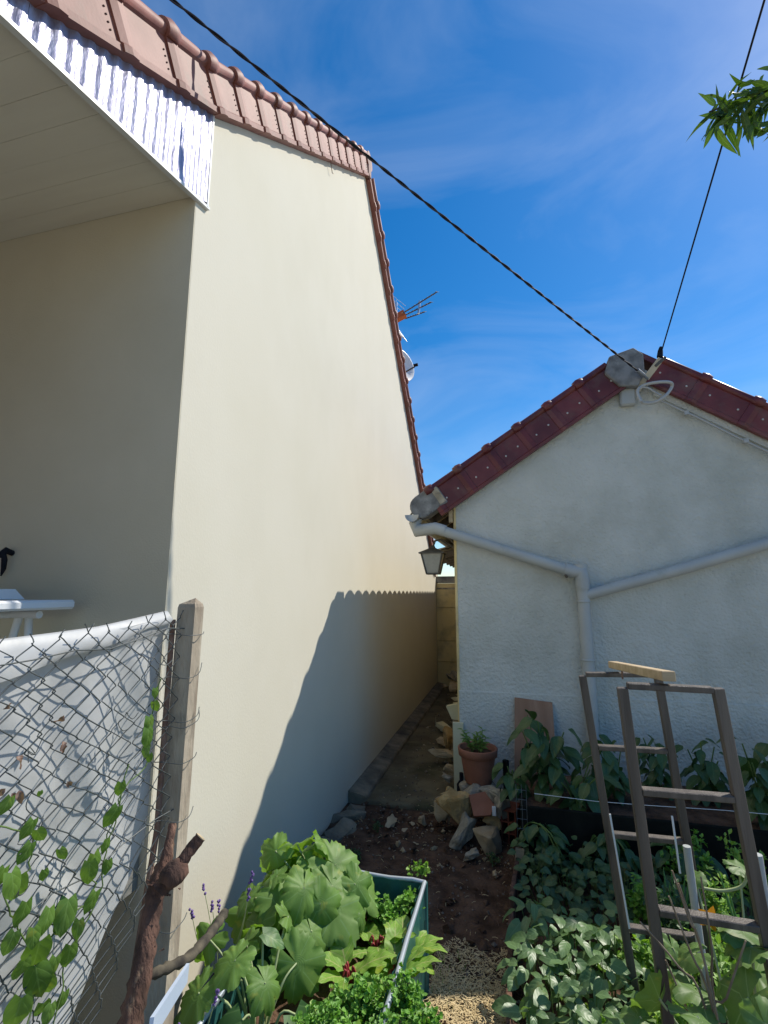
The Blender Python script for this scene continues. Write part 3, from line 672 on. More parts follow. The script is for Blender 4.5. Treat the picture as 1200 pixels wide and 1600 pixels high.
# ------------------------------------------------------------------ cables, bracket, aerials
bk = PY(1013, 585, VY - .06); br = thing('cable_bracket', bk, 'cream painted metal cable bracket with looped grey lead on the small gable top', 'bracket')
p0 = PY(994, 612, GY - .02); p1 = PY(1033, 560, VY - .12)
g = G(); g.beam(p0, p1, .045, .008, up=Vector((0, 1, .2)), bev=.002); g.obj('flat_bar', 'cream_metal', br)
g = G(); g.beam(PY(1024, 572, VY - .13), PY(1040, 558, VY - .13), .02, .012, up=Vector((0, 1, 0))); g.obj('bar_tip', 'lamp_metal', br)
g = G(); q = PY(1031, 558, VY - .12); g.tube([q, q + Vector((.008, 0, .05)), q + Vector((.014, 0, .08))], [.022, .018, .010], 8); g.obj('insulator', 'black_rubber', br)
g = G(); lp = [(1002, 628), (996, 612), (1006, 602), (1030, 597), (1048, 598), (1049, 606), (1038, 620), (1022, 629), (1004, 629), (1000, 622)]
def smoothpts(P, n=6):
    o = []
    for i in range(len(P) - 1):
        a = P[max(i - 1, 0)]; b = P[i]; c = P[i + 1]; d = P[min(i + 2, len(P) - 1)]
        for k in range(n):
            t = k / n; o.append(.5 * ((2 * b) + (c - a) * t + (2 * a - 5 * b + 4 * c - d) * t * t + (3 * b - a - 3 * c + d) * t ** 3))
    o.append(P[-1]); return o
L3 = [PY(a, b, GY - .16 + .02 * (i % 3)) for i, (a, b) in enumerate(lp)]; g.tube(smoothpts(L3), .012, 8); g.obj('cable_loop', 'grey_cable', br)
g = G(); L3 = [PY(a, b, GY - .12) for a, b in [(998, 605), (1012, 606), (1022, 612), (1033, 618)]]; g.tube(smoothpts(L3), .008, 6); g.obj('cable_lead', 'grey_cable', br)
# twisted supply cable
A = PY(1006, 587, VY - .08); Q = EYE + ray(285, 0).normalized() * 3.1; Dv = (Q - A)
END = A + Dv * 3.0
def cablept(t):
    p = A + (END - A) * t; s = t * (END - A).length
    p.z -= .5 * t * (1 - t) * .35; return p
g = G(); n = 900; px_ = (END - A).normalized().cross(Vector((0, 0, 1))).normalized(); pz_ = px_.cross((END - A).normalized())
for k in range(2):
    P = []
    for i in range(n + 1):
        t = i / n; a = t * (END - A).length / .20 * 2 * math.pi + k * math.pi
        P.append(cablept(t) + (px_ * math.cos(a) + pz_ * math.sin(a)) * .0042)
    g.tube(P, .0046, 5, m=k)
g.obj('overhead_cable', ['black_rubber', 'cable_sheath'], org=A, label='thick twisted black overhead cable crossing the sky to the small gable', cat='cable')
g = G(); g.tube([A, A + (END - A).normalized() * .09], .016, 8); g.tube([A - (END - A).normalized() * .05, A], .01, 6); g.obj('cable_clamp', 'steel_strand', br)
A2 = PY(1034, 548, VY - .12); Q2 = EYE + ray(1192, 0).normalized() * 3.4; g = G()
g.tube([A2 + (Q2 - A2) * (i / 10 * 2.6) - Vector((0, 0, .02 * math.sin(math.pi * min(1, i / 10)))) for i in range(11)], [.005] * 11, 6)
g.obj('overhead_wire', 'black_rubber', org=A2, label='thin straight black wire rising to the upper right past the leaves', cat='cable')

AY_ = 7.0
ac = PY(624, 494, AY_); an = thing('tv_aerial', ac, 'television aerial with orange joint and three booms above the far verge', 'aerial')
g = G(); g.tube([(ac.x - .05, AY_, rake(AY_)), (ac.x - .05, AY_, ac.z + .25)], .02, 8); g.obj('mast', 'alu', an)
g = G(); g.beam(PY(615, 500, AY_), PY(633, 490, AY_), .1, .1); g.obj('joint_box', 'orange_plastic', an)
for k, ((a, b), (c, d)) in enumerate((((630, 489), (683, 456)), ((632, 493), (674, 472)), ((633, 498), (664, 487)))):
    P0 = PY(a, b, AY_ - .1 + .1 * k); P1 = PY(c, d, AY_ - .1 + .1 * k); g = G(); g.tube([P0, P1], .010, 6)
    dv = (P1 - P0).normalized(); sd = Vector((.0, 1, 0)).cross(dv) * .0 + Vector((.25, .7, .35)).normalized()
    for i in range(9): c_ = P0 + (P1 - P0) * (i / 8); g.tube([c_ - sd * .06, c_ + sd * .06], .004, 4)
    g.obj('boom', 'lamp_metal', an)
g = G(); g.tube([PY(656, 470, AY_), PY(654, 490, AY_)], .02, 6); g.obj('boom_clamp', 'alu', an)
g = G()
for k in range(5): g.tube([PY(606 + k * 2, 456 + 8 * k, AY_ + .05), PY(634 - k * 2, 478 + 5 * k, AY_ + .05)], .004, 4)
g.tube([PY(620, 467, AY_), PY(613, 488, AY_)], .008, 6); g.obj('reflector_grid', 'alu', an)
g = G()
for k in range(5): g.tube([PY(612, 500 + 4 * k, AY_), PY(636 - 2 * k, 534 - 2 * k, AY_ + .02 * k)], .005, 4)
g.obj('lower_reflector', 'alu', an)
DY = 6.9; dc = PY(627, 570, DY); ds = thing('satellite_dish', dc, 'pale satellite dish half hidden by the far verge with its arm out', 'satellite dish')
g = G(); Md = orient(dc, Vector((0, .2, 1)), Vector((.75, -.45, .3)))
g.lathe([(.0, -.06), (.12, -.05), (.22, -.02), (.27, .01), (.28, .01), (.23, -.03), (.12, -.065), (0, -.075)], 28, M=Md); g.obj('dish', 'white_plastic', ds)
g = G(); g.tube([PY(622, 588, DY), PY(648, 573, DY)], .012, 6); g.obj('arm', 'lamp_metal', ds)
g = G(); q = PY(649, 571, DY); g.tube([q - Vector((.03, 0, 0)), q + Vector((.04, 0, .01))], .025, 8); g.obj('receiver', 'black_rubber', ds)
g = G(); g.tube([(dc.x - .08, DY, rake(DY)), (dc.x - .08, DY, dc.z + .1)], .02, 8); g.obj('mast', 'alu', ds)

# ------------------------------------------------------------------ fence, sheet, post, table
FX = -.95
pc = PX(297, 940, FX + .02); PYc = 1.30; PH = 1.515
post = thing('fence_post', (FX + .015, PYc, 0), 'weathered square concrete fence post with pointed top by the cream wall', 'post')
g = G(); hw = .0275
def ring(z, h, cx=FX + .015, cy=PYc, rot=rad(8)):
    return [Vector((cx + math.cos(rot + rad(45 + 90 * k)) * h * 1.414, cy + math.sin(rot + rad(45 + 90 * k)) * h * 1.414, z)) for k in range(4)]
v = []; zz = [0, .3, .6, .9, 1.2, PH - .01, PH]; hs_ = [hw * 1.08, hw * 1.05, hw * 1.02, hw, hw, hw, hw * .9]
for a, b in zip(zz, hs_): v += ring(a, b, FX + .004 + .003 * math.sin(a * 3) - .022 * (1.5 - a))
n = len(zz); f = [(i * 4 + k, i * 4 + (k + 1) % 4, (i + 1) * 4 + (k + 1) % 4, (i + 1) * 4 + k) for i in range(n - 1) for k in range(4)]
v.append(Vector((FX + .015, PYc, PH + .018))); t_ = len(v) - 1; f += [((n - 1) * 4 + k, (n - 1) * 4 + (k + 1) % 4, t_) for k in range(4)]
g.add(v, f); g.obj('shaft', 'post_concrete', post)
for i, z in enumerate((1.43, 1.31, 1.19, 1.175, 1.08, .93, .83, .66)):
    g = G(); a0 = Vector((FX - .02, PYc - .09, z + R.uniform(-.015, .015)))
    P = [a0, Vector((FX - .01, PYc - .058, z)), Vector((FX + .035, PYc - .045, z - .005)), Vector((FX + .038 + R.uniform(0, .012), PYc + .0, z + R.uniform(-.01, .012))), Vector((FX + .03, PYc + .03, z + .01 + R.uniform(-.01, .02)))]
    g.tube(smoothpts(P, 4), .0012, 5); g.obj('tie_wire', 'wire', post)

fence = thing('chain_link_fence', (FX, .5, 0), 'sagging chain link fence with twisted wires before the white sheet', 'fence')
def fz(Y): return 1.475 - .03 * math.sin(max(0, min(1, (Y + .2) / 1.5)) * math.pi) + .0 * Y
def yr(z):
    if z > .86: return 1.0
    if z > .58: return 1.0 - (.86 - z) * .60
    return .832 - (.58 - z) * .10
def fwob(Y, z):
    p = Vector((Y * 3, z * 3, 0)); return Vector((.016 * noise.noise(p * 1.3 + Vector((5, 0, 0))) + .008 * noise.noise(p * 4), .020 * noise.noise(p * 2 + Vector((0, 9, 0))), .018 * noise.noise(p * 2)))
g = G(); CW = .066; CH = .054; ncol = int((1.29 + .4) / (CW / 2)); 
for i in range(ncol):
    Yc = 1.245 - i * CW / 2; top = fz(Yc); nz_ = int((top - .02) / (CH / 2)); P = []
    # each wire zigzags about its own line and interlocks with its neighbours
    if i % 2 == 1: pass
    for k in range(nz_ + 1):
        z = top - k * CH / 2 - (0 if i % 2 == 0 else 0); s = 1 if (k + i) % 2 == 0 else -1
        c = Vector((FX, (Yc + s * CW / 4) * yr(z), z))
        a = c + Vector((.0022 * s, -s * .004, .0045)); b = c + Vector((-.0022 * s, -s * .004, -.0045))
        w_ = fwob(Yc, z); P += [a + w_, c + w_ + Vector((0, s * .001, 0)), b + w_]
    if i % 3 == 0 and P: P = [P[0] + Vector((0, .012, .016)), P[0] + Vector((.004, .0, .006))] + P
    elif i % 3 == 1: P = [P[0] + Vector((.002, -.012, .017)), P[0] + Vector((-.003, .0, .006))] + P
    g.tube(P, .0015, 4, caps=False)
g.obj('wire_mesh', 'wire', fence, kind='stuff')
for z0 in (1.44, .95, .45):
    g = G(); g.tube([Vector((FX + .003, Y * .1 * yr(z0), (fz(Y * .1) - 1.475 + z0) + .006 * math.sin(Y * 1.7))) + fwob(Y * .1, z0) for Y in range(-4, 14)], .0016, 5); g.obj('line_wire', 'wire', fence)
g = G(); rodx = FX - .025; g.tube([(rodx, 1.255, 1.47), (rodx, 1.25, .9), (rodx + .003, 1.19, .55)], .008, 6); g.obj('stretcher_bar', 'rusty_rod', fence)
# loose curls of wire
for k in range(7):
    g = G(); c = Vector((FX + .012, R.uniform(.75, 1.15), R.uniform(1.0, 1.4))); P = [c]
    for i in range(6): P.append(P[-1] + Vector((R.uniform(-.006, .008), R.uniform(-.03, .03), R.uniform(-.035, .03))))
    g.tube(smoothpts(P, 4), .0011, 4); g.obj('loose_wire', 'wire', fence)

# white sheet
g = G(); v = []; f = []; NY, NZ = 150, 90; SX = FX - .045
def sheet_top(Y): return 1.47 - .03 * math.sin(max(0, min(1, (Y + .1) / 1.35)) * math.pi * .95) + .015 * max(0, (Y - 1.0) / .25)
for i in range(NY + 1):
    Y = -.5 + 1.745 * i / NY
    for j in range(NZ + 1):
        t = j / NZ; z = sheet_top(Y) * (1 - t) + .02 * t
        p = Vector((Y, z, 0))
        fold = .010 * math.sin(Y * 34 + 4 * noise.noise(p * 2.5) + z * 9) * (.3 + .7 * t) + .022 * noise.noise(Vector((Y * 3.1 - z * 2.2, z * 1.5, 2))) + .006 * noise.noise(Vector((Y * 14 + z * 10, z * 3, 5)))
        x = SX + fold - .03 * t + (.0 if t > .03 else .012)
        v.append((x, Y * yr(z), z))
for i in range(NY):
    for j in range(NZ): a = i * (NZ + 1) + j; f.append((a, a + NZ + 1, a + NZ + 2, a + 1))
g.add(v, f, 0, True)
sheet = thing('white_sheet', (SX, .5, 0), 'white plastic sheet hung behind the chain link with its top folded over', 'sheet')
g.obj('sheet', 'tarp', sheet)
# folded over top band that droops forward, deeper toward the camera side
g = G(); v = []; f = []
for i in range(NY + 1):
    Y = -.5 + 1.75 * i / NY; dep = .035 + .055 * max(0, min(1, (1.15 - Y) / .5)) + .012 * noise.noise(Vector((Y * 5, 0, 0)))
    tz = sheet_top(Y) + .014
    prof = [(-.008, -.02), (-.006, -.002), (.0, .002), (.006, -.002), (.014, -dep * .35), (.024 + .010 * noise.noise(Vector((Y * 9, 1, 0))), -dep * .7), (.016 + .012 * noise.noise(Vector((Y * 7, 4, 0))), -dep)]
    for a, b in prof: v.append((SX + a, Y, tz + b))
n = len(prof)
for i in range(NY):
    for j in range(n - 1): a = i * n + j; f.append((a, a + n, a + n + 1, a + 1))
g.add(v, f, 0, True); g.obj('folded_band', 'tarp', sheet)

# table on the terrace
tx = PY(97, 940, 1.42); tb = thing('folding_table', (tx.x - .4, 1.3, .72), 'white plastic folding table on the terrace behind the fence', 'table')
g = G(); g.box((tx.x - 1.2, .85, tx.z - .028), (tx.x, 1.48, tx.z + .006), bev=.008); g.obj('table_top', 'white_plastic', tb)
def leg_(a, b): g = G(); g.tube([a, b], .013, 8); g.obj('leg', 'white_plastic', tb)
for Y in (.95, 1.40):
    leg_(Vector((tx.x - .16, Y, tx.z - .03)), Vector((tx.x - .36, Y, .72)))
    leg_(Vector((tx.x - .16, Y + .03, tx.z - .03)), Vector((tx.x - .08, Y + .03, .72)))
g = G(); g.tube([(tx.x - .18, .9, tx.z - .045), (tx.x - .18, 1.45, tx.z - .045)], .014, 8); g.tube([(tx.x - .9, 1.38, tx.z - .045), (tx.x - .05, 1.38, tx.z - .045)], .014, 8); g.obj('frame_bar', 'white_plastic', tb)
g = G(); g.add([(tx.x - .9, 1.15, tx.z + .008), (tx.x - .175, 1.15, tx.z + .008), (tx.x - .175, 1.42, tx.z + .008), (tx.x - .9, 1.42, tx.z + .008),
                (tx.x - .88, 1.17, tx.z + .045), (tx.x - .20, 1.17, tx.z + .045), (tx.x - .20, 1.40, tx.z + .045), (tx.x - .88, 1.40, tx.z + .045)],
               [(3, 2, 1, 0), (4, 5, 6, 7), (0, 1, 5, 4), (1, 2, 6, 5), (2, 3, 7, 6), (3, 0, 4, 7)])
g.obj('lid', 'white_plastic', org=(tx.x - .5, 1.3, tx.z), label='flat white lid lying on the folding table', cat='lid')

# ------------------------------------------------------------------ cut vine stump in front of the post
def VP(px, py, d): return EYE + ray(px, py).normalized() * d
vs = thing('vine_stump', (-.86, 1.16, 0), 'thick brown cut vine stump with two lopped arms against the post', 'stump')
dS = 1.32
def chain(pts, rr_, name, jit=.13, n=12, mats='bark_wood'):
    P = smoothpts([VP(a, b, c) for a, b, c in pts], 7); m = len(P); r = []
    for i in range(m):
        t = i / (m - 1) * (len(rr_) - 1); k = min(int(t), len(rr_) - 2); r.append((rr_[k] * (1 - t + k) + rr_[k + 1] * (t - k)) * (1 + .10 * noise.noise(Vector((i * .9, len(pts), 0)))))
    g = G(); g.tube(P, r, n, jit=jit); g.obj(name, mats, vs)
chain([(196, 1640, 1.33), (212, 1560, 1.31), (228, 1480, 1.30), (238, 1420, 1.30), (248, 1375, 1.30), (256, 1350, 1.30)], [.022, .020, .018, .017, .017, .015], 'trunk')
chain([(246, 1385, 1.29), (258, 1350, 1.29), (265, 1315, 1.295), (270, 1287, 1.30)], [.020, .013, .009, .008], 'arm')
chain([(252, 1390, 1.27), (272, 1362, 1.26), (290, 1338, 1.255), (313, 1308, 1.25)], [.018, .014, .0115, .011], 'arm')
g = G(); q = VP(272, 1364, 1.245); g.lathe([(0, -.022), (.014, -.019), (.022, -.008), (.023, .006), (.014, .018), (0, .021)], 12, c=q)
g.v = [tuple(Vector(a) + Vector((1, 1, 1)) * .010 * noise.noise(Vector(a) * 60)) for a in g.v]; g.obj('burl', 'bark_wood', vs)
g = G(); q = VP(313, 1308, 1.2495); q2 = VP(290, 1338, 1.2545); dv = (q - q2).normalized(); g.tube([q, q + dv * .0015], .0112, 12); g.obj('cut_face', 'pale_wood', vs)
g = G()
for k in range(14):
    b_ = VP(R.uniform(232, 285), R.uniform(1345, 1500), 1.262); dd_ = Vector((R.uniform(-1, 1), R.uniform(-1, .1), R.uniform(-.6, 1))).normalized()
    g.tube([b_, b_ + dd_ * R.uniform(.004, .012)], [.002, .0005], 4)
g.obj('bark_shreds', 'bark_wood', vs, kind='stuff')

# pale rotten log bridging behind the planter's left edge
g = G(); P = smoothpts([VP(228, 1528, 1.40), VP(262, 1512, 1.42), VP(300, 1492, 1.46), VP(335, 1450, 1.55), VP(352, 1425, 1.65)], 6)
g.tube(P, [.004 + .006 * math.sin(min(1, (i + 1) / 6) * 1.57) + .0015 * math.sin(i * 2.3) for i in range(len(P))], 10, jit=.16); g.obj('dead_branch', 'branch_bark', org=P[0], label='grey green dead branch leaning between the post and the leafy mound', cat='branch')

# bindweed on the fence
vine = thing('climbing_vine', (FX, .9, 0), 'green climbing vine with pointed leaves threaded through the fence', 'vine')
vl = [ovate(.062, .042, seed=i, fold=-.15, droop=.35, heart=.15, wave=.06).mesh('vine_leaf', 'leaf_vine') for i in range(4)]
vd = [ovate(.03, .016, seed=9, fold=.6, droop=.6, wave=.2).mesh('dry_vine_leaf', 'leaf_vine_dry')]
VLP = [(242, 1085, .5), (240, 1110, .7), (232, 1135, .8), (230, 1158, 1.0), (228, 1178, .7), (233, 1190, .6), (188, 1240, .8), (182, 1285, 1.1), (190, 1238, .5), (62, 1245, .35), (50, 1300, .7), (56, 1318, .8), (46, 1342, .9),
       (10, 1268, .7), (15, 1262, .6), (145, 1360, 1.1), (138, 1372, 1.0), (166, 1330, .8), (168, 1362, .8), (148, 1415, .9), (92, 1342, .6), (68, 1375, .6), (24, 1405, 1.3), (14, 1398, 1.2), (38, 1440, 1.1), (100, 1412, .9), (104, 1435, 1.2), (75, 1445, 1.0),
       (92, 1460, .8), (12, 1460, .9), (20, 1482, .9), (58, 1510, 1.4), (52, 1545, 1.3), (45, 1580, 1.3), (70, 1555, 1.0), (85, 1520, .9), (108, 1500, .9), (120, 1470, .8), (100, 1568, .7), (30, 1595, 1.2), (65, 1595, 1.0), (8, 1350, .9), (4, 1385, 1.0),
       (122, 1455, .7), (35, 1530, 1.0), (15, 1550, 1.0), (78, 1590, .8), (50, 1475, .9)]
for i, (a, b, s) in enumerate(VLP):
    if i > 22 and i % 4 == 1: continue
    p = PX(a, b, FX + R.uniform(.01, .045)); nrm = Vector((1, -.6, .35)) + Vector([R.uniform(-.5, .5) for _ in range(3)]); dn = Vector((R.uniform(-.3, .3), R.uniform(-.45, .45), -1))
    inst('leaf', R.choice(vl), orient(p + Vector((0, 0, .03 * s)), dn, nrm, s * R.uniform(.62, .9)), vine)
for a, b in [(105, 1222), (95, 1165), (100, 1158), (25, 1182), (18, 1240), (30, 1235), (8, 1232), (100, 1118), (15, 1100)]:
    p = PX(a, b, FX + .015); inst('dry_leaf', vd[0], orient(p, Vector((R.uniform(-1, 1), R.uniform(-1, 1), -1)), Vector((1, R.uniform(-1, 1), .3)), R.uniform(.5, .9)), vine, label='shrivelled brown leaf')
for path in ([(252, 1060), (240, 1100), (230, 1150), (232, 1190), (190, 1240), (178, 1285), (150, 1350), (140, 1400), (100, 1440), (60, 1500), (45, 1600)], [(0, 1290), (50, 1310), (40, 1360), (10, 1400), (30, 1450), (60, 1520)], [(200, 1195), (165, 1330), (150, 1415), (105, 1500), (85, 1600)]):
    g = G(); P = smoothpts([PX(a, b, FX + R.uniform(.0, .015)) for a, b in path], 5); g.tube([p + Vector((0, 0, 0)) + .006 * Vector((R.uniform(-1, 1), R.uniform(-1, 1), 0)) for p in P], .0016, 5); g.obj('stem', 'stem_green', vine)

# lavender sprigs by the post
def lavender(c, label, n, seed):
    rr = random.Random(seed); t = thing('lavender_plant', c, label, 'lavender', 'lavender plants by the post')
    for k in range(n):
        top = Vector(c) + Vector((rr.uniform(-.09, .10), rr.uniform(-.08, .08), rr.uniform(.20, .36)))
        g = G(); P = smoothpts([Vector(c) + Vector((rr.uniform(-.01, .01), 0, 0)), Vector(c) * .4 + top * .6 + Vector((rr.uniform(-.02, .02), 0, .01)), top], 4); g.tube(P, .0014, 4)
        g.obj('stem', 'stem_pale', t); g = G(); dv = (P[-1] - P[-2]).normalized()
        for i in range(8):
            q = top + dv * (.004 * i) + Vector([rr.uniform(-.004, .004) for _ in range(3)]); g.tube([q - dv * .003, q + dv * .002, q + dv * .006], [.002, .005, .001], 5)
        g.obj('flower_head', 'lavender_bloom', t)
lavender((-.86, 1.02, .16), 'purple lavender sprigs at the bottom beside the fence foot', 11, 1)
lavender((-.83, 1.25, .15), 'purple lavender sprigs rising in front of the concrete post', 7, 2)
lavender((-.98, 1.62, .22), 'faded lavender sprigs between the cream wall and the leafy mound', 6, 3)

# ------------------------------------------------------------------ raised planter
PL0, PL1, PA, PB, PZt = -.86, -.385, .45, 2.12, .40
pl = thing('raised_planter', ((PL0 + PL1) / 2, 1.3, 0), 'green sided raised planter with pale metal rim full of vegetables', 'planter')
def panel(p, q, nrm):
    g = G(); p = Vector(p); q = Vector(q); L = (q - p).length; d = (q - p) / L; nrm = Vector(nrm); n = int(L / .02); v = []; f = []
    for i in range(n + 1):
        s = i / n * L; o = .004 * math.sin(s / .075 * 2 * math.pi); 
        for z in (0, .13, .135, .27, .275, PZt): v.append(p + d * s + nrm * (o + (.004 if z in (.135, .275) else 0)) + Vector((0, 0, z)))
    for i in range(n):
        for j in range(5): a = i * 6 + j; f.append((a, a + 6, a + 7, a + 1))
    m = len(v); v2 = [x - nrm * .012 for x in v]; g.add(v, f, 0, True); g.add(v2, [tuple(reversed(q_)) for q_ in f], 0, True); g.obj('side_panel', 'planter_green', pl)
    g = G(); P = [p + d * (i / 10 * L) + nrm * .002 * math.sin(i * 2.1) + Vector((0, 0, PZt + .003 * math.sin(i * 1.3))) for i in range(11)]; g.tube(P, .0085, 8); g.obj('rim', 'planter_rim', pl)
panel((PL1, PA, 0), (PL1, PB, 0), (1, 0, 0)); panel((PL1, PB, 0), (PL0, PB, 0), (0, 1, 0)); panel((PL0, PA, 0), (PL0, PB, 0), (-1, 0, 0)); panel((PL0, PA, 0), (PL1, PA, 0), (0, -1, 0))
g = G(); g.tube([(PL1, PB, 0), (PL1, PB, PZt)], .014, 8); g.obj('corner_post', 'planter_green', pl)
g = G(); v = []; f = []
for i in range(17):
    for j in range(41): x = PL0 + .01 + (PL1 - PL0 - .02) * i / 16; y = PA + .01 + (PB - PA - .02) * j / 40; v.append((x, y, .27 + .02 * noise.noise(Vector((x * 12, y * 12, 0)))))
for i in range(16):
    for j in range(40): a = i * 41 + j; f.append((a, a + 41, a + 42, a + 1))
g.add(v, f, 0, True); g.obj('soil_fill', 'soil', pl)
# pale edging strip at the far left bottom
g = G(); a = VP(235, 1610, 1.10); b = VP(292, 1520, 1.34); g.beam(a, b, .006, .028); g.obj('edging_strip', 'pale_edging', org=a, label='pale blue edging strip leaning beside the leafy plants at the post foot', cat='edging')

# big mallow like plant: lobed leaves on a dome
mallow = [polar((.092, .10, .085, .095, .075)[i], (5, 7, 5, 7, 5)[i], (.30, .20, .36, .24, .30)[i], (23, 30, 19, 26, 21)[i], .05, seed=i, cup=.10 + .08 * i, wave=.11, droop=.18 + .07 * i, gap=.18, nt=56).mesh('mallow_leaf', 'leaf_mallow') for i in range(5)]
broad = [ovate(.17, .12, 9, fold=.14, droop=.28, wave=.05, seed=i, heart=.12, waves=6).mesh('broad_leaf', 'leaf_broad') for i in range(4)]
def bigplant(name, base, leaves, label, cat, stemmat='stem_pale', group=None, lname='leaf', sr=.0032):
    t = thing(name, base, label, cat, group); g = G(); base = Vector(base)
    for (p, fwd, nrm, me, s) in leaves:
        inst(lname, me, orient(p, fwd, nrm, s), t)
        mid = base * .45 + p * .55 + Vector((0, 0, .04)); g.tube(smoothpts([base + Vector((R.uniform(-.02, .02), R.uniform(-.02, .02), -.03)), mid, p], 4), [sr * 1.3] * 5 + [sr] * 4, 5)
    g.obj('stems', stemmat, t); return t
def dome(c, r, n, meshes, smin, smax, seed, zmin=.0, tilt=.5, face=Vector((.2, -.5, .7))):
    rr = random.Random(seed); L = []; c = Vector(c)
    for i in range(n):
        u = (i + .5) / n; ph = i * 2.39996; zc = 1 - u * (1 - zmin); rh = math.sqrt(max(0, 1 - zc * zc))
        d = Vector((rh * math.cos(ph), rh * math.sin(ph), zc)); k = rr.uniform(.6, 1.18); p = c + Vector((d.x * r[0], d.y * r[1], d.z * r[2])) * k
        out_ = Vector((d.x, d.y, 0)) + Vector((rr.uniform(-.3, .3), rr.uniform(-.3, .3), 0)) + Vector((rr.uniform(-.5, .5), -.15 + rr.uniform(-.4, .4), 0))
        fwd = out_.normalized() * 1.0 + Vector((0, 0, -tilt - .5 * (1 - zc) + rr.uniform(-.2, .2)))
        nrm = d * .5 + face + Vector([rr.uniform(-.55, .55) for _ in range(3)])
        L.append((p, fwd, nrm, rr.choice(meshes), rr.uniform(smin, smax)))
    return L
bigplant('mallow_plant', (-.70, 1.88, .27), dome((-.80, 1.86, .40), (.21, .21, .19), 36, mallow, .42, 1.15, 3, .05), 'large mound of round lobed green leaves at the far end of the planter', 'plant', lname='leaf')
bigplant('mallow_plant', (-.74, 1.45, .27), dome((-.82, 1.52, .34), (.16, .18, .19), 14, mallow[:4] + broad[:2], .42, 1.1, 5, .05), 'mound of round lobed leaves in the middle of the planter by the post', 'plant')
bigplant('broadleaf_plant', (-.68, 1.15, .27), dome((-.68, 1.2, .28), (.19, .20, .19), 15, broad, .75, 1.05, 8, .05), 'plant with broad pointed leaves in the near left of the planter', 'plant')
bigplant('mallow_plant', (-.66, .92, .27), dome((-.66, .95, .30), (.16, .14, .16), 14, mallow, .8, 1.1, 15, .1), 'lobed leaves at the bottom edge of the photo in the planter', 'plant')
# chard
chard = [ovate(.15, .085, 14, fold=.12, droop=.30, wave=.06, seed=i, waves=9).mesh('chard_leaf', 'leaf_chard') for i in range(4)]
def rosette(name, base, n, meshes, s, label, cat, stemmat, group, rise=.10, spread=.08, seed=0, sr=.003, elev=.9):
    rr = random.Random(seed); L = []; b = Vector(base)
    for i in range(n):
        a = i * 2.4 + rr.uniform(-.3, .3); d = Vector((math.cos(a), math.sin(a), 0)); e = rr.uniform(.3, 1.0)
        p = b + d * spread * rr.uniform(.4, 1) + Vector((0, 0, rise * e)); fw = d + Vector((0, 0, elev * e)); nr = Vector((0, 0, 1)) - d * .3 * e + Vector([rr.uniform(-.3, .3) for _ in range(3)])
        L.append((p, fw, nr, rr.choice(meshes), s * rr.uniform(.65, 1.1)))
    return bigplant(name, base, L, label, cat, stemmat, group, sr=sr)
for i, (a, b, z, lb) in enumerate([(545, 1480, .40, 'chard with crinkled bright leaves and red stalks right of the lobed mound'), (590, 1450, .37, 'chard with red stalks standing by the far rim of the planter'), (520, 1545, .42, 'chard half under the lobed leaves near the parsley'), (632, 1475, .34, 'chard with drooping pale leaf near the right rim'), (560, 1420, .36, 'small chard between the lobed mound and the far rim'), (615, 1500, .36, 'chard behind the parsley at the right side of the planter')]):
    p = PZ(a, b, z); p.z = .27; rosette('chard_plant', p, 9, chard, .85, lb, 'chard', 'stem_red', 'chard plants in the planter', rise=.07, spread=.035, seed=i, elev=1.0)
# young seedlings at the far right rim
def feathery(name, base, rad_, hgt, n, leafm, label, cat, seed, lsz=.014, group=None, lobes=3, stems=14, kind_='stuff', lw=.6):
    rr = random.Random(seed); t = thing(name, base, label, cat, group); b = Vector(base); g = G(); gs = G()
    for k in range(stems):
        a = rr.uniform(0, 6.28); q = math.sqrt(rr.random()); tip = b + Vector((math.cos(a) * rad_[0] * q, math.sin(a) * rad_[1] * q, hgt * (1 - .45 * q * q) * rr.uniform(.7, 1.05)))
        mid = b * .4 + tip * .6 + Vector((0, 0, .02)); P = smoothpts([b + Vector((math.cos(a) * rad_[0] * q * .35, math.sin(a) * rad_[1] * q * .35, 0)), mid, tip], 3); gs.tube(P, .0012, 4, caps=False)
        for i in range(n):
            u = .45 + .55 * i / max(1, n - 1); c = P[int(u * (len(P) - 1))] + Vector([rr.uniform(-.018, .018) for _ in range(3)])
            fw0 = Vector((rr.uniform(-1, 1), rr.uniform(-1, 1), rr.uniform(-.2, .8)))
            for l in range(lobes):
                fw = fw0 + Vector([rr.uniform(-.6, .6) for _ in range(3)]); M = orient(c, fw, Vector((rr.uniform(-.4, .4), rr.uniform(-.6, .3), 1)), rr.uniform(.7, 1.2))
                v = [M @ Vector(x) for x in ((0, 0, 0), (lsz * lw * .5, lsz * .45, .002), (lsz * lw * .32, lsz * .75, 0), (0, lsz, -.002), (-lsz * lw * .32, lsz * .75, 0), (-lsz * lw * .5, lsz * .45, .002))]
                g.add(v, [(0, 1, 2, 3), (0, 3, 4, 5)], 0, False, [(0, 0), (.5, .6), (.8, .5), (1, 0), (.8, -.5), (.5, -.6)])
    g.obj('foliage', leafm, t, kind=kind_); gs.obj('stalks', 'stem_green', t); return t
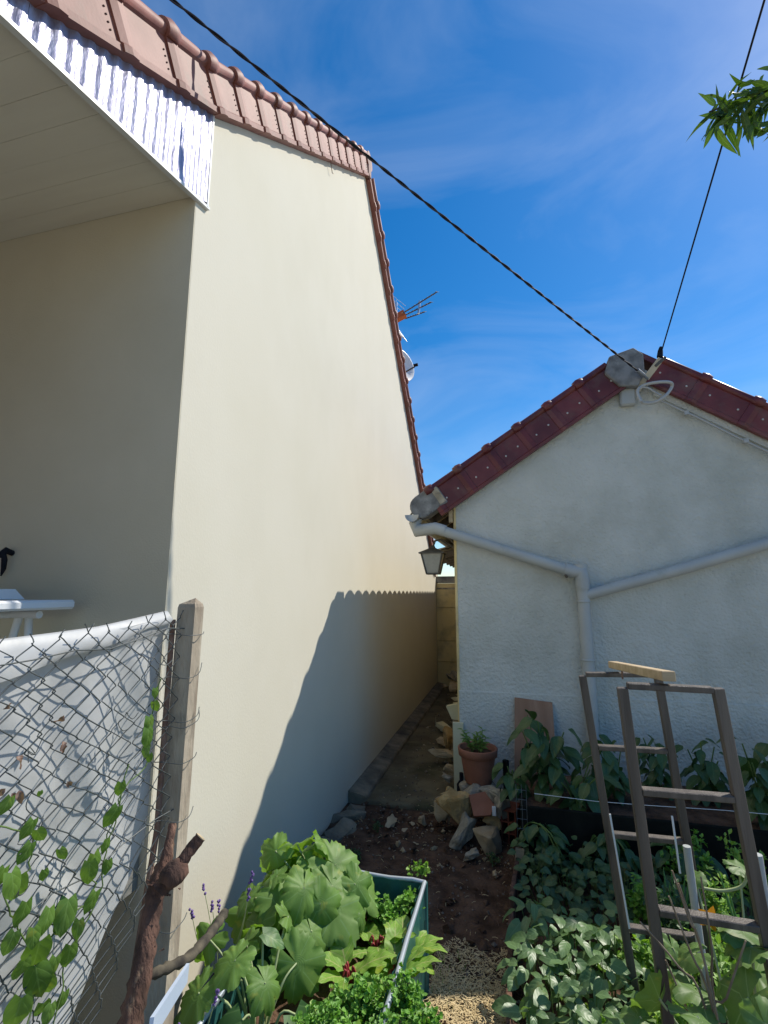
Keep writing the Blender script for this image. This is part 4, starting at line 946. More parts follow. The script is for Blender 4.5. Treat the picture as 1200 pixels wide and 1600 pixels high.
for i, (a, b, lb) in enumerate([(500, 1575, 'parsley clump at the left of the parsley row beside the lobed leaves'), (560, 1540, 'dense parsley clump in the middle of the planter'), (620, 1530, 'parsley clump spilling toward the right rim of the planter'), (600, 1595, 'nearest dark parsley clump at the bottom of the planter'), (655, 1590, 'grey green parsley clump overhanging the rim at the bottom'), (525, 1610, 'parsley clump cut by the bottom of the photo')]):
    p = PZ(a, b, .42); p.z = .27; feathery('parsley_plant', p, (.085, .085), .17, 9, 'leaf_parsley', lb, 'parsley', 20 + i, .015, 'parsley clumps in the planter', 4, 34, lw=.8)
for i, (a, b, lb) in enumerate([(600, 1410, 'pale young seedlings along the far rim of the planter'), (640, 1400, 'pale young seedlings in the far right corner of the planter'), (570, 1400, 'dense seedlings at the far rim next to the lobed mound'), (655, 1368, 'small sprig poking over the planter corner')]):
    p = PZ(a, b, .38); p.z = .27 if i < 3 else .36; feathery('seedling_plant', p, (.05, .05), .13 if i < 3 else .05, 7, 'leaf_lime' if i == 3 else 'leaf_parsley', lb, 'seedlings', 30 + i, .017, 'seedlings in the planter', 3, 22 if i < 3 else 5, lw=.9)

# ------------------------------------------------------------------ rubble pile, pot, boards
RB = [ # px, py, Y, size, material, label, flat
 (712, 1268, 3.40, (.115, .07, .13), 'stone_ochre', 'large ochre rubble stone leaning at the front left of the pile', 21, (.25, -.1, .2)),
 (690, 1262, 3.50, (.06, .06, .08), 'stone_tan', 'pale stone edge showing left of the big ochre stone', 22, None),
 (722, 1300, 3.30, (.045, .06, .11), 'stone_grey', 'narrow grey stone leaning at the foot of the ochre stone', 23, (.2, .6, .5)),
 (758, 1310, 3.27, (.095, .08, .085), 'stone_tan', 'big angular tan concrete chunk at the front of the pile', 24, (.3, .2, .7)),
 (774, 1240, 3.50, (.09, .06, .05), 'stone_grey', 'grey stone right under the flower pot', 25, None),
 (782, 1262, 3.42, (.06, .05, .07), 'stone_grey', 'rounded grey mortar lump at the right of the pile', 26, None),
 (768, 1282, 3.37, (.045, .04, .06), 'stone_ochre', 'small ochre stone between the red slab and the hollow brick', 27, None),
 (662, 1283, 3.45, (.04, .035, .022), 'stone_tan', 'small pale stone lying left of the pile on the soil', 28, None),
 (740, 1240, 3.55, (.09, .09, .06), 'stone_grey', 'stone at the back of the pile beneath the white board', 29, None),
 (705, 1205, 4.15, (.07, .06, .05), 'stone_tan', 'tan stone in the alley just behind the white board', 30, None),
 (690, 1178, 4.6, (.13, .08, .035), 'stone_tan', 'flat tan stone lying beyond the pile in the alley', 31, (0, .1, .3)),
 (705, 1155, 4.9, (.10, .07, .09), 'stone_ochre', 'ochre stone propped against the alley side wall', 32, None),
 (700, 1215, 3.95, (.05, .04, .03), 'stone_grey', 'small grey stone by the black bottle in the alley', 33, None),
 (612, 1285, 3.42, (.05, .035, .015), 'stone_tan', 'flat pale chip lying before the alley slab', 34, None),
 (735, 1335, 3.15, (.05, .04, .02), 'stone_grey', 'low stone in front of the tan chunk', 35, None),
 (745, 1218, 3.66, (.13, .10, .13), 'stone_grey', 'broad grey stone block the flower pot stands on', 36, (0, 0, .3)),
]
for (a, b, Y, s, m, lb, sd, rt_) in RB:
    p = PY(a, b, Y); 
    if sd == 36: p = Vector((-.26, 3.66, .12))
    rock(p, tuple(q * 1.45 for q in s), sd, rt_, mats=m, name='rubble_stone', rough_=.09, label=lb, group='stones of the rubble pile', cat='stone')
# far alley rubble
for k in range(15):
    Y = 4.7 + k * .235; p = Vector((-.105 * Y - R.uniform(-.02, .20), Y, .03 + .022 * k * R.uniform(.5, 1)))
    rock(p, (R.uniform(.10, .19), R.uniform(.08, .15), R.uniform(.03, .08)), 60 + k, None, npts=10, mats=R.choice(['stone_grey', 'stone_tan', 'yellow_board']), name='rubble_stone', label='%s rubble stone of the alley heap counted toward the end wall' % 'first second third fourth fifth sixth seventh eighth ninth tenth eleventh twelfth thirteenth fourteenth fifteenth'.split()[k], group='rubble heap along the alley', cat='stone')
# hollow brick
bp_ = Vector((-.085, 3.42, .10)); hb = thing('hollow_brick', bp_, 'hollow red terracotta brick standing on end at the right of the pile', 'brick')
g = G(); bx, bz = .068, .10; nxh, nzh = 3, 3; fr = .008
Mb = Matrix.Translation(bp_) @ Matrix.Rotation(rad(-12), 4, 'Z')
cw_ = (2 * bx - fr * (nxh + 1)) / nxh; ch_ = (2 * bz - fr * (nzh + 1)) / nzh
for i in range(nxh + 1): x0 = -bx + i * (cw_ + fr); g.box((x0, -.05, -bz), (x0 + fr, .1, bz), 0, Mb)
for i in range(nzh + 1):
    z0 = -bz + i * (ch_ + fr)
    for j in range(nxh): x0 = -bx + fr + j * (cw_ + fr); g.box((x0, -.049, z0), (x0 + cw_, .099, z0 + fr), 0, Mb)
g.obj('brick_body', 'brick_red', hb)
# red slab fragment
g = G(); c = PY(752, 1258, 3.36); Mf = Matrix.Translation(c) @ Euler((rad(48), rad(-16), rad(18))).to_matrix().to_4x4()
pts = [(-.07, -.05), (.03, -.075), (.075, -.03), (.05, .06), (-.055, .07)]; n = 5
v = [Mf @ Vector((a, b, 0)) for a, b in pts] + [Mf @ Vector((a, b, .022)) for a, b in pts]
g.add(v, [tuple(range(n))[::-1], tuple(range(n, 2 * n))] + [(i, (i + 1) % n, n + (i + 1) % n, n + i) for i in range(n)]); g.obj('tile_fragment', 'terracotta', org=c, label='dull red tile fragment resting on top of the rubble pile', cat='tile')
g = G(); c = PY(772, 1268, 3.33); g.box((c.x - .012, c.y - .004, c.z - .025), (c.x + .012, c.y + .004, c.z + .03), M=None, bev=.002); g.obj('plastic_scrap', 'white_plastic', org=c, label='small white plastic scrap stuck in the rubble pile', cat='scrap')
g = G(); c = Vector((-.415, 3.88, .02)); g.tube([c, c + Vector((0, 0, .12)), c + Vector((0, 0, .15)), c + Vector((0, 0, .2))], [.035, .035, .014, .014], 12); g.obj('dark_bottle', 'black_rubber', org=c, label='dark bottle standing in the alley behind the white board', cat='bottle')
# flower pot
pc_ = Vector((-.27, 3.64, .255)); pt = thing('flower_pot', pc_, 'round terracotta pot standing on the rubble against the gable', 'pot')
g = G(); g.lathe([(0, 0), (.088, 0), (.094, .012), (.118, .165), (.118, .172), (.133, .176), (.135, .20), (.138, .222), (.132, .228), (.122, .222), (.118, .19), (.112, .19)], 32, c=pc_); g.obj('pot_body', 'terracotta', pt)
g = G(); g.lathe([(.119, .186), (0, .196)], 24, c=pc_); g.obj('potting_soil', 'soil', pt)
sg = [ovate(.055, .018, 5, fold=.3, droop=.25, seed=i).mesh('pot_leaf', 'leaf_vine') for i in range(3)]
ptp = thing('potted_herb', pc_ + Vector((0, 0, .195)), 'bushy green herb with narrow leaves growing in the terracotta pot', 'plant')
gs = G()
for k in range(13):
    b0 = pc_ + Vector((R.uniform(-.055, .05), R.uniform(-.05, .05), .19)); tp = b0 + Vector((R.uniform(-.06, .05), R.uniform(-.05, .03), R.uniform(.07, .17))); gs.tube([b0, (b0 + tp) / 2 + Vector((.005, 0, .01)), tp], .0018, 4)
    for j in range(10):
        q = b0.lerp(tp, .3 + .7 * j / 9); a = j * 2.4; inst('leaf', R.choice(sg), orient(q, Vector((math.cos(a), math.sin(a), R.uniform(-.1, .8))), Vector((0, -.3, 1)), R.uniform(.55, 1.0)), ptp)
gs.obj('stems', 'stem_green', ptp)
# white yellow board upright, upper board piece
g = G(); a = PY(710, 1228, 3.92); b = PY(726, 1228, 3.92); tz_ = PY(710, 1128, 3.92).z
g.box((a.x, 3.905, .02), (b.x + .004, 3.925, tz_), bev=.002); g.obj('pale_board', 'yellow_board', org=(a.x, 3.92, .02), label='narrow pale yellow board standing upright at the house corner', cat='board')
q = [PY(697, 1104, 4.3), PY(721, 1099, 4.3), PY(724, 1126, 4.3), PY(706, 1124, 4.3)]; g = G(); g.add([tuple(p) for p in q] + [(p.x, p.y + .06, p.z) for p in q], [(0, 1, 2, 3), (7, 6, 5, 4), (0, 4, 5, 1), (1, 5, 6, 2), (2, 6, 7, 3), (3, 7, 4, 0)])
g.obj('foam_block', 'yellow_board', org=q[0], label='broken pale yellow foam block on top of the heap behind the corner', cat='block')
g = G(); q0 = PY(712, 1126, 4.3); g.box((q0.x - .03, 4.3, .05), (q0.x + .05, 4.36, q0.z), bev=.01); g.obj('wood_offcut', 'pale_wood', org=(q0.x, 4.33, .05), label='upright wood offcut carrying the foam block', cat='wood')
# plywood board leaning on gable
q = [(804, 1090), (863, 1098), (862, 1200), (800, 1206)]; P = [PY(q[0][0], q[0][1], GY - .03), PY(q[1][0], q[1][1], GY - .03)]; P2 = [Vector((P[1].x - .0, GY - .16, .12)), Vector((P[0].x - .03, GY - .16, .12))]
g = G(); v = [P[0], P[1], P2[0], P2[1]]; v = v + [x + Vector((0, .014, 0)) for x in v]; g.add(v, [(0, 3, 2, 1), (4, 5, 6, 7), (0, 1, 5, 4), (1, 2, 6, 5), (2, 3, 7, 6), (3, 0, 4, 7)])
g.obj('plywood_board', 'plywood', org=P2[1], label='brown plywood board leaning on the gable behind the pepper plants', cat='board')
g = G(); c = PY(790, 1188, 3.7); g.tube([Vector((c.x, c.y, .02)), c], .022, 8); g.obj('dark_stake', 'shade_and_stake_black', org=(c.x, c.y, .02), label='short dark stake between the pot and the plywood board', cat='stake')

# ------------------------------------------------------------------ vegetable bed
g = G(); P = [Vector((-.005, 3.15, 0)), Vector((-.06, 2.6, 0)), Vector((-.07, 2.2, 0)), Vector((-.068, 1.7, 0))]
for i in range(3): 
    g = G(); hh = [.16, .11, .12][i]; g.beam(P[i] + Vector((0, 0, hh / 2 - .02)), P[i + 1] + Vector((.004, .01, hh / 2 - .02)), .022, hh, bev=.003)
    g.obj('edging_board', 'bark_wood', org=P[i], label=['short upright end board at the far corner of the vegetable bed', 'weathered edging board between the soil path and the dark leaves', 'nearest edging board of the bed beside the straw'][i], cat='board', group='boards edging the bed')
g = G(); q = PZ(815, 1390, .02); g.beam(Vector((q.x - .02, 2.95, -.02)), Vector((q.x - .0, 2.96, .18)), .045, .02, up=Vector((0, 1, 0))); g.obj('wood_stake', 'pale_wood', org=(q.x, 2.95, 0), label='pale split wood stake at the corner of the bed', cat='stake')
# near-black box put in for the deep shade under the pepper plants
tr = thing('shade_box', (.75, 3.25, 0), 'low near-black box standing in for the shade under the pepper plants', 'shade box')
g = G(); g.box((.0, 3.05, 0), (2.1, 3.07, .36), bev=.004); g.obj('shade_front', 'shade_and_stake_black', tr)
g = G(); g.box((.0, 3.072, 0), (.02, 3.72, .36), bev=.004); g.obj('shade_end', 'shade_and_stake_black', tr)
g = G(); g.box((.022, 3.072, .25), (2.1, 3.72, .32)); g.obj('soil_fill', 'soil', tr)
# string on posts
g = G(); g.tube([PY(835, 1240, 3.0), PY(930, 1252, 3.0), PY(1005, 1258, 2.98), PY(1130, 1266, 2.98), PY(1230, 1275, 2.98)], .0016, 4); g.obj('string', 'white_plastic', org=(0.2, 3, .5), label='thin white string stretched in front of the pepper plants', cat='string')
g = G()
for dx in (0, .03, .055):
    g.tube([(-.02 + dx, 3.03, .0), (-.018 + dx, 3.03, .48)], .0012, 4)
for k in range(9): g.tube([(-.02, 3.03, .05 * k + .05), (.035, 3.03, .05 * k + .05)], .001, 4)
g.obj('wire_netting', 'steel_strand', org=(0, 3.03, 0), label='narrow upright strip of wire netting at the end of the shade box', cat='netting')
# pepper plants
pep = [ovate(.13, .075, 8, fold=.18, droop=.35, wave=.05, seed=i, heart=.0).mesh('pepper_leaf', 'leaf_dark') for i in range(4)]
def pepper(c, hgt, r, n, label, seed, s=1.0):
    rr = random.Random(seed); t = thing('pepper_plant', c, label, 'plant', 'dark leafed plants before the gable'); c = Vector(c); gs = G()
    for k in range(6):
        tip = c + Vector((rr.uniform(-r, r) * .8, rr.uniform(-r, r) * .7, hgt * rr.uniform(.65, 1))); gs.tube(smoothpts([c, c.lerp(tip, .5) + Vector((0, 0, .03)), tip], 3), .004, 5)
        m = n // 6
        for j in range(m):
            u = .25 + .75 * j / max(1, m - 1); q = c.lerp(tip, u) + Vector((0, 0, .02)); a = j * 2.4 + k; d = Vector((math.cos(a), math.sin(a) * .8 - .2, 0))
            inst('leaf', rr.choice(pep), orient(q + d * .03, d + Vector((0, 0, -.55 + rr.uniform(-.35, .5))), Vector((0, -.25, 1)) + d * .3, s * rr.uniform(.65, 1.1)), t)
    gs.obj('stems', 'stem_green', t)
for i, (a, b, Y, h, r, n, lb, s) in enumerate([(850, 1200, 3.35, .50, .19, 54, 'tallest dark leafed pepper plant in front of the plywood board', 1.05), (800, 1215, 3.3, .18, .09, 18, 'low pepper shoots at the left end of the shade box', .85), (960, 1215, 3.4, .36, .14, 36, 'pepper plant seen through the left ladder frame', .95), (1030, 1200, 3.55, .34, .13, 36, 'pepper plant against the gable between the frames', .85),
                                      (1100, 1200, 3.5, .36, .14, 36, 'pepper plant seen through the right ladder frame', .9), (1190, 1190, 3.2, .46, .17, 54, 'tall leafy plant at the right edge of the photo before the gable', .95), (1260, 1190, 3.4, .5, .2, 36, 'leafy plant just beyond the right edge of the photo', 1.0), (900, 1225, 3.2, .26, .13, 30, 'low pepper leaves hanging over the shade box left of the frames', .95), (845, 1290, 2.98, -.12, .16, 30, 'dark leaves hanging low at the left of the shade box', .8), (950, 1290, 2.98, -.13, .16, 30, 'dark leaves hanging low behind the left frame', .8), (1060, 1290, 2.98, -.12, .16, 30, 'dark leaves hanging low behind the right frame', .8)]):
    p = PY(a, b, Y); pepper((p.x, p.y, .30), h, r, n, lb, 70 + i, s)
# shaded ground cover plants
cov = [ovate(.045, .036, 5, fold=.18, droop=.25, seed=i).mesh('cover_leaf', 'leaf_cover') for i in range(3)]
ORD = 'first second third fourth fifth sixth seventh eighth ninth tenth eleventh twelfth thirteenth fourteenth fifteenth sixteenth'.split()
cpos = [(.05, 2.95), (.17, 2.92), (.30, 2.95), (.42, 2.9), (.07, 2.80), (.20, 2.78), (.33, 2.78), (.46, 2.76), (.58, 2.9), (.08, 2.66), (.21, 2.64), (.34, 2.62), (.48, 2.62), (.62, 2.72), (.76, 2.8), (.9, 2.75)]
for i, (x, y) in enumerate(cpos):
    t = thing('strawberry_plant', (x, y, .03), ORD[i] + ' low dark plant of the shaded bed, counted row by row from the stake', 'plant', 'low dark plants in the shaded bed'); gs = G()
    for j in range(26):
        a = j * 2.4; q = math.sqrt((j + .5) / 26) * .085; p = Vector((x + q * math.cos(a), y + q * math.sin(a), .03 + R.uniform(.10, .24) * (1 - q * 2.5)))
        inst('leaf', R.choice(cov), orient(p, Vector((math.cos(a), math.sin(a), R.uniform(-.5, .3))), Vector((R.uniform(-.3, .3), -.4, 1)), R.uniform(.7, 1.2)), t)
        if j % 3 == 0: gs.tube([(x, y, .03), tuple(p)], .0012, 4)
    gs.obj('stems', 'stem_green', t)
# sunlit bean plants
bean = [ovate((.068, .055, .078, .06)[i], (.048, .042, .044, .036)[i], 6, fold=.16, droop=(.3, .1, .5, .35)[i], seed=i, wave=.05, heart=.05).mesh('bean_leaf', 'leaf_bean') for i in range(4)]
bpos = []
for r_, y in enumerate((2.36, 2.22, 2.08, 1.94, 1.80, 1.66)):
    for c_ in range(4):
        x = .02 + .125 * c_ + (.05 if r_ % 2 else 0) + R.uniform(-.02, .02)
        if x < .50: bpos.append((x, y + R.uniform(-.02, .02), r_, c_))
for (x, y, r_, c_) in bpos:
    t = thing('bean_plant', (x, y, .03), 'bean plant in the %s, %s' % (['rear row by the dark plants', 'second row from the rear', 'third row from the rear', 'fourth row from the rear', 'second row from the bottom', 'row at the bottom'][r_], ['beside the edging board', 'second from the edging board', 'third from the edging board', 'nearest the wooden frames'][c_]), 'plant', 'sunlit bean plants in the bed'); gs = G(); hh = .20 + .05 * R.random()
    for j in range(21):
        a = j * 2.4; q = math.sqrt((j + .5) / 21) * .085; p = Vector((x + q * math.cos(a), y + q * math.sin(a), .03 + hh * (1 - q * 4.5) + R.uniform(-.03, .03)))
        inst('leaf', R.choice(bean), orient(p, Vector((math.cos(a), math.sin(a) - .3, R.uniform(-.55, .35))), Vector((R.uniform(-.3, .5), R.uniform(-.7, .2), 1)), R.uniform(.4, 1.2)), t)
        if j % 3 == 0: gs.tube([(x, y, .03), tuple(p)], .0015, 4)
    gs.obj('stems', 'stem_green', t)
# squash on the right
sq = [polar(.10, 5, .14, 22, .03, seed=i + 3, cup=.2, wave=.12, droop=.2).mesh('squash_leaf', 'leaf_squash') for i in range(4)]
SQ = [(1085, 1490, 1.62, 1.0), (1150, 1450, 1.55, 1.0), (1175, 1480, 1.5, .9), (1050, 1480, 1.75, .8), (1030, 1560, 1.5, 1.05), (1090, 1550, 1.42, .9), (1130, 1530, 1.5, .85), (1170, 1560, 1.42, 1.0), (1090, 1590, 1.3, .9), (1000, 1590, 1.45, .9),
      (1155, 1355, 1.95, .7), (1085, 1370, 1.98, .5), (1195, 1600, 1.3, 1.0), (1180, 1520, 1.6, .9), (1060, 1430, 1.9, .7), (1130, 1420, 1.8, .6), (990, 1550, 1.75, .6), (1070, 1600, 1.5, .9), (1200, 1430, 1.8, .8), (1230, 1500, 1.6, 1.0)]
sb = Vector((.56, 1.65, .05)); L = []
for i_, (a, b, Y, s) in enumerate(SQ[:14]): L.append((PY(a, b, Y), Vector((R.uniform(-1, 1), R.uniform(-1, .2), R.uniform(-.7, .1))), Vector((R.uniform(-.3, .8), R.uniform(-.6, .4), 1)), R.choice(sq), s * (.66 if i_ % 3 else .45)))
bigplant('squash_plant', sb, L, 'sprawling squash plant with big round leaves in the near right of the bed', 'squash', 'stem_pale', sr=.0035)
fl = PY(1108, 1432, 1.56); t = None
ft = thing('squash_flower', fl, 'orange yellow squash flower open beside the right ladder frame', 'flower')
for k in range(5):
    a = k * 2 * math.pi / 5; g = ovate(.038, .024, 5, fold=.3, droop=.3, seed=k); me = g.mesh('petal', 'petal_yellow')
    inst('petal', me, orient(fl, Vector((math.cos(a), -.5, math.sin(a))), Vector((0, -1, .2)), .8), ft)
g = G(); g.tube([fl + Vector((0, .02, -.10)), fl + Vector((0, .01, -.03)), fl], [.002, .003, .006], 6); g.obj('stalk', 'stem_green', ft)
# tendril stem
g = G(); g.tube(smoothpts([PY(1100, 1388, 1.7), PY(1130, 1392, 1.7), PY(1160, 1384, 1.7), PY(1168, 1362, 1.7), PY(1172, 1340, 1.72)], 5), .004, 6); g.obj('squash_tendril', 'stem_pale', org=PY(1100, 1388, 1.7), label='pale curved squash stalk arching between the stakes', cat='stalk')
# leafy shoots
for i, (a, b, z, r, h, lb, m_, ls) in enumerate([(1095, 1410, .35, .05, .26, 'upright lime green leafy shoot between the ladder frames', 'leaf_lime', .026), (1040, 1440, .12, .08, .28, 'feathery tomato plant in the shade behind the frames', 'leaf_cover', .03), (1000, 1480, .12, .06, .18, 'lime green weeds at the foot of the left frame', 'leaf_lime', .028), (1080, 1360, .1, .10, .30, 'feathery greens behind the right frame', 'leaf_parsley', .03), (1165, 1380, .15, .10, .34, 'bright feathery greens right of the pale pipe stake', 'leaf_lime', .028), (1120, 1400, .2, .09, .26, 'lime green shoots around the squash flower', 'leaf_lime', .028), (1010, 1400, .15, .09, .24, 'green shoots between the legs of the two frames', 'leaf_parsley', .03), (1150, 1560, .2, .10, .30, 'yellow green shoots between the squash leaves at the right', 'leaf_lime', .03), (1050, 1590, .2, .09, .28, 'bright green shoots at the bottom between the dry stalks', 'leaf_lime', .028), (960, 1595, .1, .06, .14, 'yellow green weeds at the bottom of the bed', 'leaf_lime', .022), (1150, 1480, .1, .08, .2, 'low weeds under the squash leaves', 'leaf_parsley', .028)]):
    p = PZ(a, b, z + .1); p.z = .03; feathery('leafy_shoot', p, (r * 1.2, r * 1.2), h * 1.15 + z * .35, 12, m_, lb, 'plant', 90 + i, ls, None, 3, 16, lw=.55)
# onions
def onions(c, n, label, seed, h=.42):
    rr = random.Random(seed); t = thing('onion_plant', c, label, 'onion', 'onion plants in the bed'); c = Vector(c)
    for k in range(n):
        tip = c + Vector((rr.uniform(-.10, .10), rr.uniform(-.08, .08), h * rr.uniform(.6, 1.05))); g = G(); g.tube(smoothpts([c + Vector((rr.uniform(-.015, .015), rr.uniform(-.015, .015), 0)), c.lerp(tip, .5) + Vector((rr.uniform(-.01, .01), 0, .03)), tip], 4), [.006, .0065, .0065, .006, .0055, .005, .004, .0025, .0008], 6); g.obj('leaf', 'leaf_onion', t)
onions((.80, 2.25, .03), 9, 'tall green onion leaves behind the right stake', 1, .5); onions((.62, 2.5, .03), 7, 'onion leaves in the shade beyond the frames', 2, .4); onions((.72, 1.78, .03), 9, 'onion leaves at the right edge among the squash', 3, .42); onions((.45, 1.95, .03), 6, 'onion leaves between the two ladder frames', 4, .33); onions((.92, 1.95, .03), 8, 'onion leaves nearest the right edge of the photo', 5, .45)
# dry stalks
ds_ = thing('dry_stalks', (.46, 1.25, .03), 'bundle of dry brown stalks in front of the right ladder frame', 'dry plant')
for k, pts in enumerate([[(1045, 1400), (1080, 1490), (1120, 1600)], [(1060, 1380), (1100, 1500), (1118, 1600)], [(1095, 1370), (1112, 1480), (1122, 1600)], [(1000, 1440), (1060, 1510), (1110, 1600)], [(1165, 1470), (1135, 1560), (1120, 1620)], [(1040, 1500), (1070, 1570), (1085, 1620)], [(1050, 1360), (1078, 1440), (1105, 1520)]]):
    g = G(); P = [PY(a, b, 1.38 + .02 * (k % 3)) for a, b in pts]; P.append(Vector((.46, 1.3, .03))); P = smoothpts(P, 4); g.tube(P, [.002 + .0015 * i / len(P) for i in range(len(P))], 5); g.obj('stalk', 'dry_stem', ds_)

# ------------------------------------------------------------------ wooden ladder like frames
def frame(label, TL, TR, BL, BR, rungs, Y, th, lean=0):
    t = thing('wooden_frame', (BL[0], Y, .03), label, 'wooden frame', 'wooden frames in the bed')
    def XZ(a, b): return PY(a, b, Y)
    tl, tr_ = XZ(*TL), XZ(*TR); bl, br_ = XZ(*BL), XZ(*BR)
    def ext(p, q): d = (q - p); return p + d * ((.0 - p.z) / d.z)
    bl = ext(tl, bl); br_ = ext(tr_, br_)
    for a, b in ((tl, bl), (tr_, br_)): g = G(); g.beam(a, b, th, th * .9, up=Vector((0, 1, 0)), bev=.002); g.obj('leg', 'grey_wood', t)
    for (za, zb) in [(TL[1], TR[1])] + rungs:
        def at(p, q, py):
            # point on the leg seen at that height
            lo, hi = 0.0, 1.0
            zt = PY(0.5 * (TL[0] + TR[0]), py, Y).z; d = (q - p); return p + d * ((zt - p.z) / d.z)
        a = at(tl, bl, za); b = at(tr_, br_, zb); d = (b - a).normalized()
        g = G(); g.beam(a + d * th * .5, b - d * th * .5, th * 1.1, th * .62, bev=.002); g.obj('rung', 'grey_wood', t)
    return t
frame('left and farther grey wooden ladder frame standing in the bed', (910, 1056), (1027, 1052), (984, 1500), (1088, 1400), [(1170, 1168), (1305, 1303), (1447, 1446)], 2.10, .027)
frame('right and nearer dark wooden ladder frame standing in the bed', (972, 1074), (1121, 1075), (1040, 1570), (1192, 1440), [(1240, 1238), (1425, 1428)], 1.52, .0265)
a = PY(958, 1045, 2.16); b = PY(1046, 1066, 1.48); zt = max(PY(960, 1052, 2.1).z, 0)
a.z = PY(960, 1049, 2.12).z + .02; b.z = PY(1040, 1072, 1.52).z + .032
g = G(); g.beam(a, b, .034, .026, bev=.002); g.obj('wood_batten', 'pale_wood', org=a, label='pale wood batten laid across the tops of the two frames', cat='batten')
g = G(); q = a.lerp(b, .22); g.tube([q + Vector((0, 0, -.01)), q + Vector((0, 0, -.045))], .0035, 6); g.obj('bent_nail', 'rusty_rod', org=q, label='rusty nail poking down from the batten', cat='nail')
# white profiles and stakes
for lb, P in (('thin white plastic strip along the left leg of the farther frame', [(953, 1272), (962, 1340), (982, 1442)]), ('thin white plastic strip along the right leg of the farther frame', [(1050, 1275), (1056, 1320), (1062, 1360)])):
    g = G(); Q_ = [PY(a, b, 2.075) for a, b in P]; g.beam(Q_[0], Q_[2] + (Q_[2] - Q_[0]) * .05, .006, .005, up=Vector((0, 1, 0))); g.obj('plastic_strip', 'white_plastic', org=Q_[2], label=lb, cat='strip', group='white plastic strips')
for lb, (a, b), Y, r in (('short white pipe stake between the two frames', (1073, 1322), 1.95, .012), ('blue grey pipe stake behind the right leg of the nearer frame', (1183, 1335), 1.75, .013)):
    p = PY(a, b, Y); q = Vector((p.x + .03, p.y, .0)); g = G(); g.tube([p, q], r, 10); g.obj('pipe_stake', 'pvc', org=q, label=lb, cat='stake', group='pipe stakes in the bed')

# ------------------------------------------------------------------ peach tree reaching in at the upper right
tree = thing('peach_tree', (3.4, 2.3, 0), 'leafy branch of a peach tree reaching in at the upper right of the sky', 'tree')
def limb(P, r, name='limb'): g = G(); g.tube(smoothpts([Vector(p) for p in P], 4), [r[0] + (r[1] - r[0]) * i / (4 * (len(P) - 1)) for i in range(4 * (len(P) - 1) + 1)], 8, jit=.04); g.obj(name, 'branch_bark', tree)
limb([(3.4, 2.3, 0), (3.38, 2.32, .9), (3.3, 2.3, 1.8)], (.09, .07), 'trunk')
tip = PY(1108, 175, 2.0)
limb([(3.3, 2.3, 1.7), (2.7, 2.2, 2.8), (1.9, 2.1, 3.45), (1.35, 2.02, 3.62), tuple(tip)], (.05, .003)); limb([(3.3, 2.3, 1.7), (3.7, 2.6, 2.9), (4.0, 2.9, 4.2)], (.05, .01)); limb([(3.3, 2.3, 1.7), (3.5, 1.8, 2.8), (3.5, 1.3, 4.0)], (.045, .01))
pe = [ovate(.11, .026, 8, fold=.35, droop=d_, wave=.1, seed=i).mesh('peach_leaf', 'leaf_peach') for i, d_ in enumerate((.3, .6, .9, .15))]
rr = random.Random(5)
for k in range(150):
    t_ = rr.random(); px = 1112 + 175 * t_; py = 172 - 24 * t_ + rr.gauss(0, 12 + 20 * t_)
    q = PY(px, py, 2.0 + rr.uniform(-.06, .06)); inst('leaf', rr.choice(pe), orient(q, Vector((rr.uniform(-1, .5), rr.uniform(-.7, .7), rr.uniform(-1.3, .5))), Vector((rr.uniform(-1, 1), rr.uniform(-1, 1), rr.uniform(0, 1))), rr.uniform(.6, 1.25)), tree)
g = G()
for k in range(1300):
    c = Vector(rr.choice([(2.7, 2.2, 3.3), (4.0, 2.9, 4.0), (3.5, 1.4, 3.8), (3.3, 2.3, 3.6)])) + Vector([rr.gauss(0, .3) for _ in range(3)])
    ovate(.11, .028, 2, fold=.3, droop=.5, g=g, M=orient(c, Vector((rr.uniform(-1, 1), rr.uniform(-1, 1), -1 + rr.random())), Vector((rr.uniform(-1, 1), rr.uniform(-1, 1), 1)), 1))
g.obj('crown', 'leaf_peach', tree, kind='stuff')

# ------------------------------------------------------------------ litter on the soil
g = G(); rr = random.Random(11)
for k in range(900):
    x = rr.uniform(-1.15, -.02); y = rr.uniform(2.15, 3.75)
    if rr.random() < .2: y = rr.uniform(3.7, 7.5); x = rr.uniform(-1.0, -.45)
    z = .02 if y > 3.7 else .012; L_ = rr.uniform(.008, .035); a = rr.uniform(0, 6.3); d = Vector((math.cos(a), math.sin(a), rr.uniform(-.1, .25)))
    c = Vector((x, y, z)); g.tube([c, c + d * L_ * .5 + Vector((0, 0, .003)), c + d * L_], rr.uniform(.0008, .002), 3, m=rr.choice((0, 0, 1)))
g.obj('twig_litter', ['bark_chip', 'straw'], kind='stuff', label='twigs and bark litter on the soil path', cat='litter')
g = G()
for k in range(700):
    x = rr.uniform(-1.15, 0); y = rr.uniform(2.1, 3.9); y = y if rr.random() < .7 else rr.uniform(3.8, 8); s = rr.uniform(.003, .011) * (1.8 if rr.random() < .06 else 1)
    c = Vector((x if y < 3.8 else rr.uniform(-1.02, -.45), y, .014 if y < 3.75 else .022)); v = [c + Vector((rr.uniform(.6, 1) * s * a, rr.uniform(.6, 1) * s * b, rr.uniform(.5, .9) * s * d)) for a, b, d in ((1, 0, 0), (-1, 0, 0), (0, 1, 0), (0, -1, 0), (0, 0, 1), (0, 0, -1))]
    g.add(v, [(0, 2, 4), (2, 1, 4), (1, 3, 4), (3, 0, 4), (2, 0, 5), (1, 2, 5), (3, 1, 5), (0, 3, 5)])
g.obj('pebble_litter', 'pebble', kind='stuff', label='pebbles and crumbs scattered on the soil path', cat='litter')
g = G()
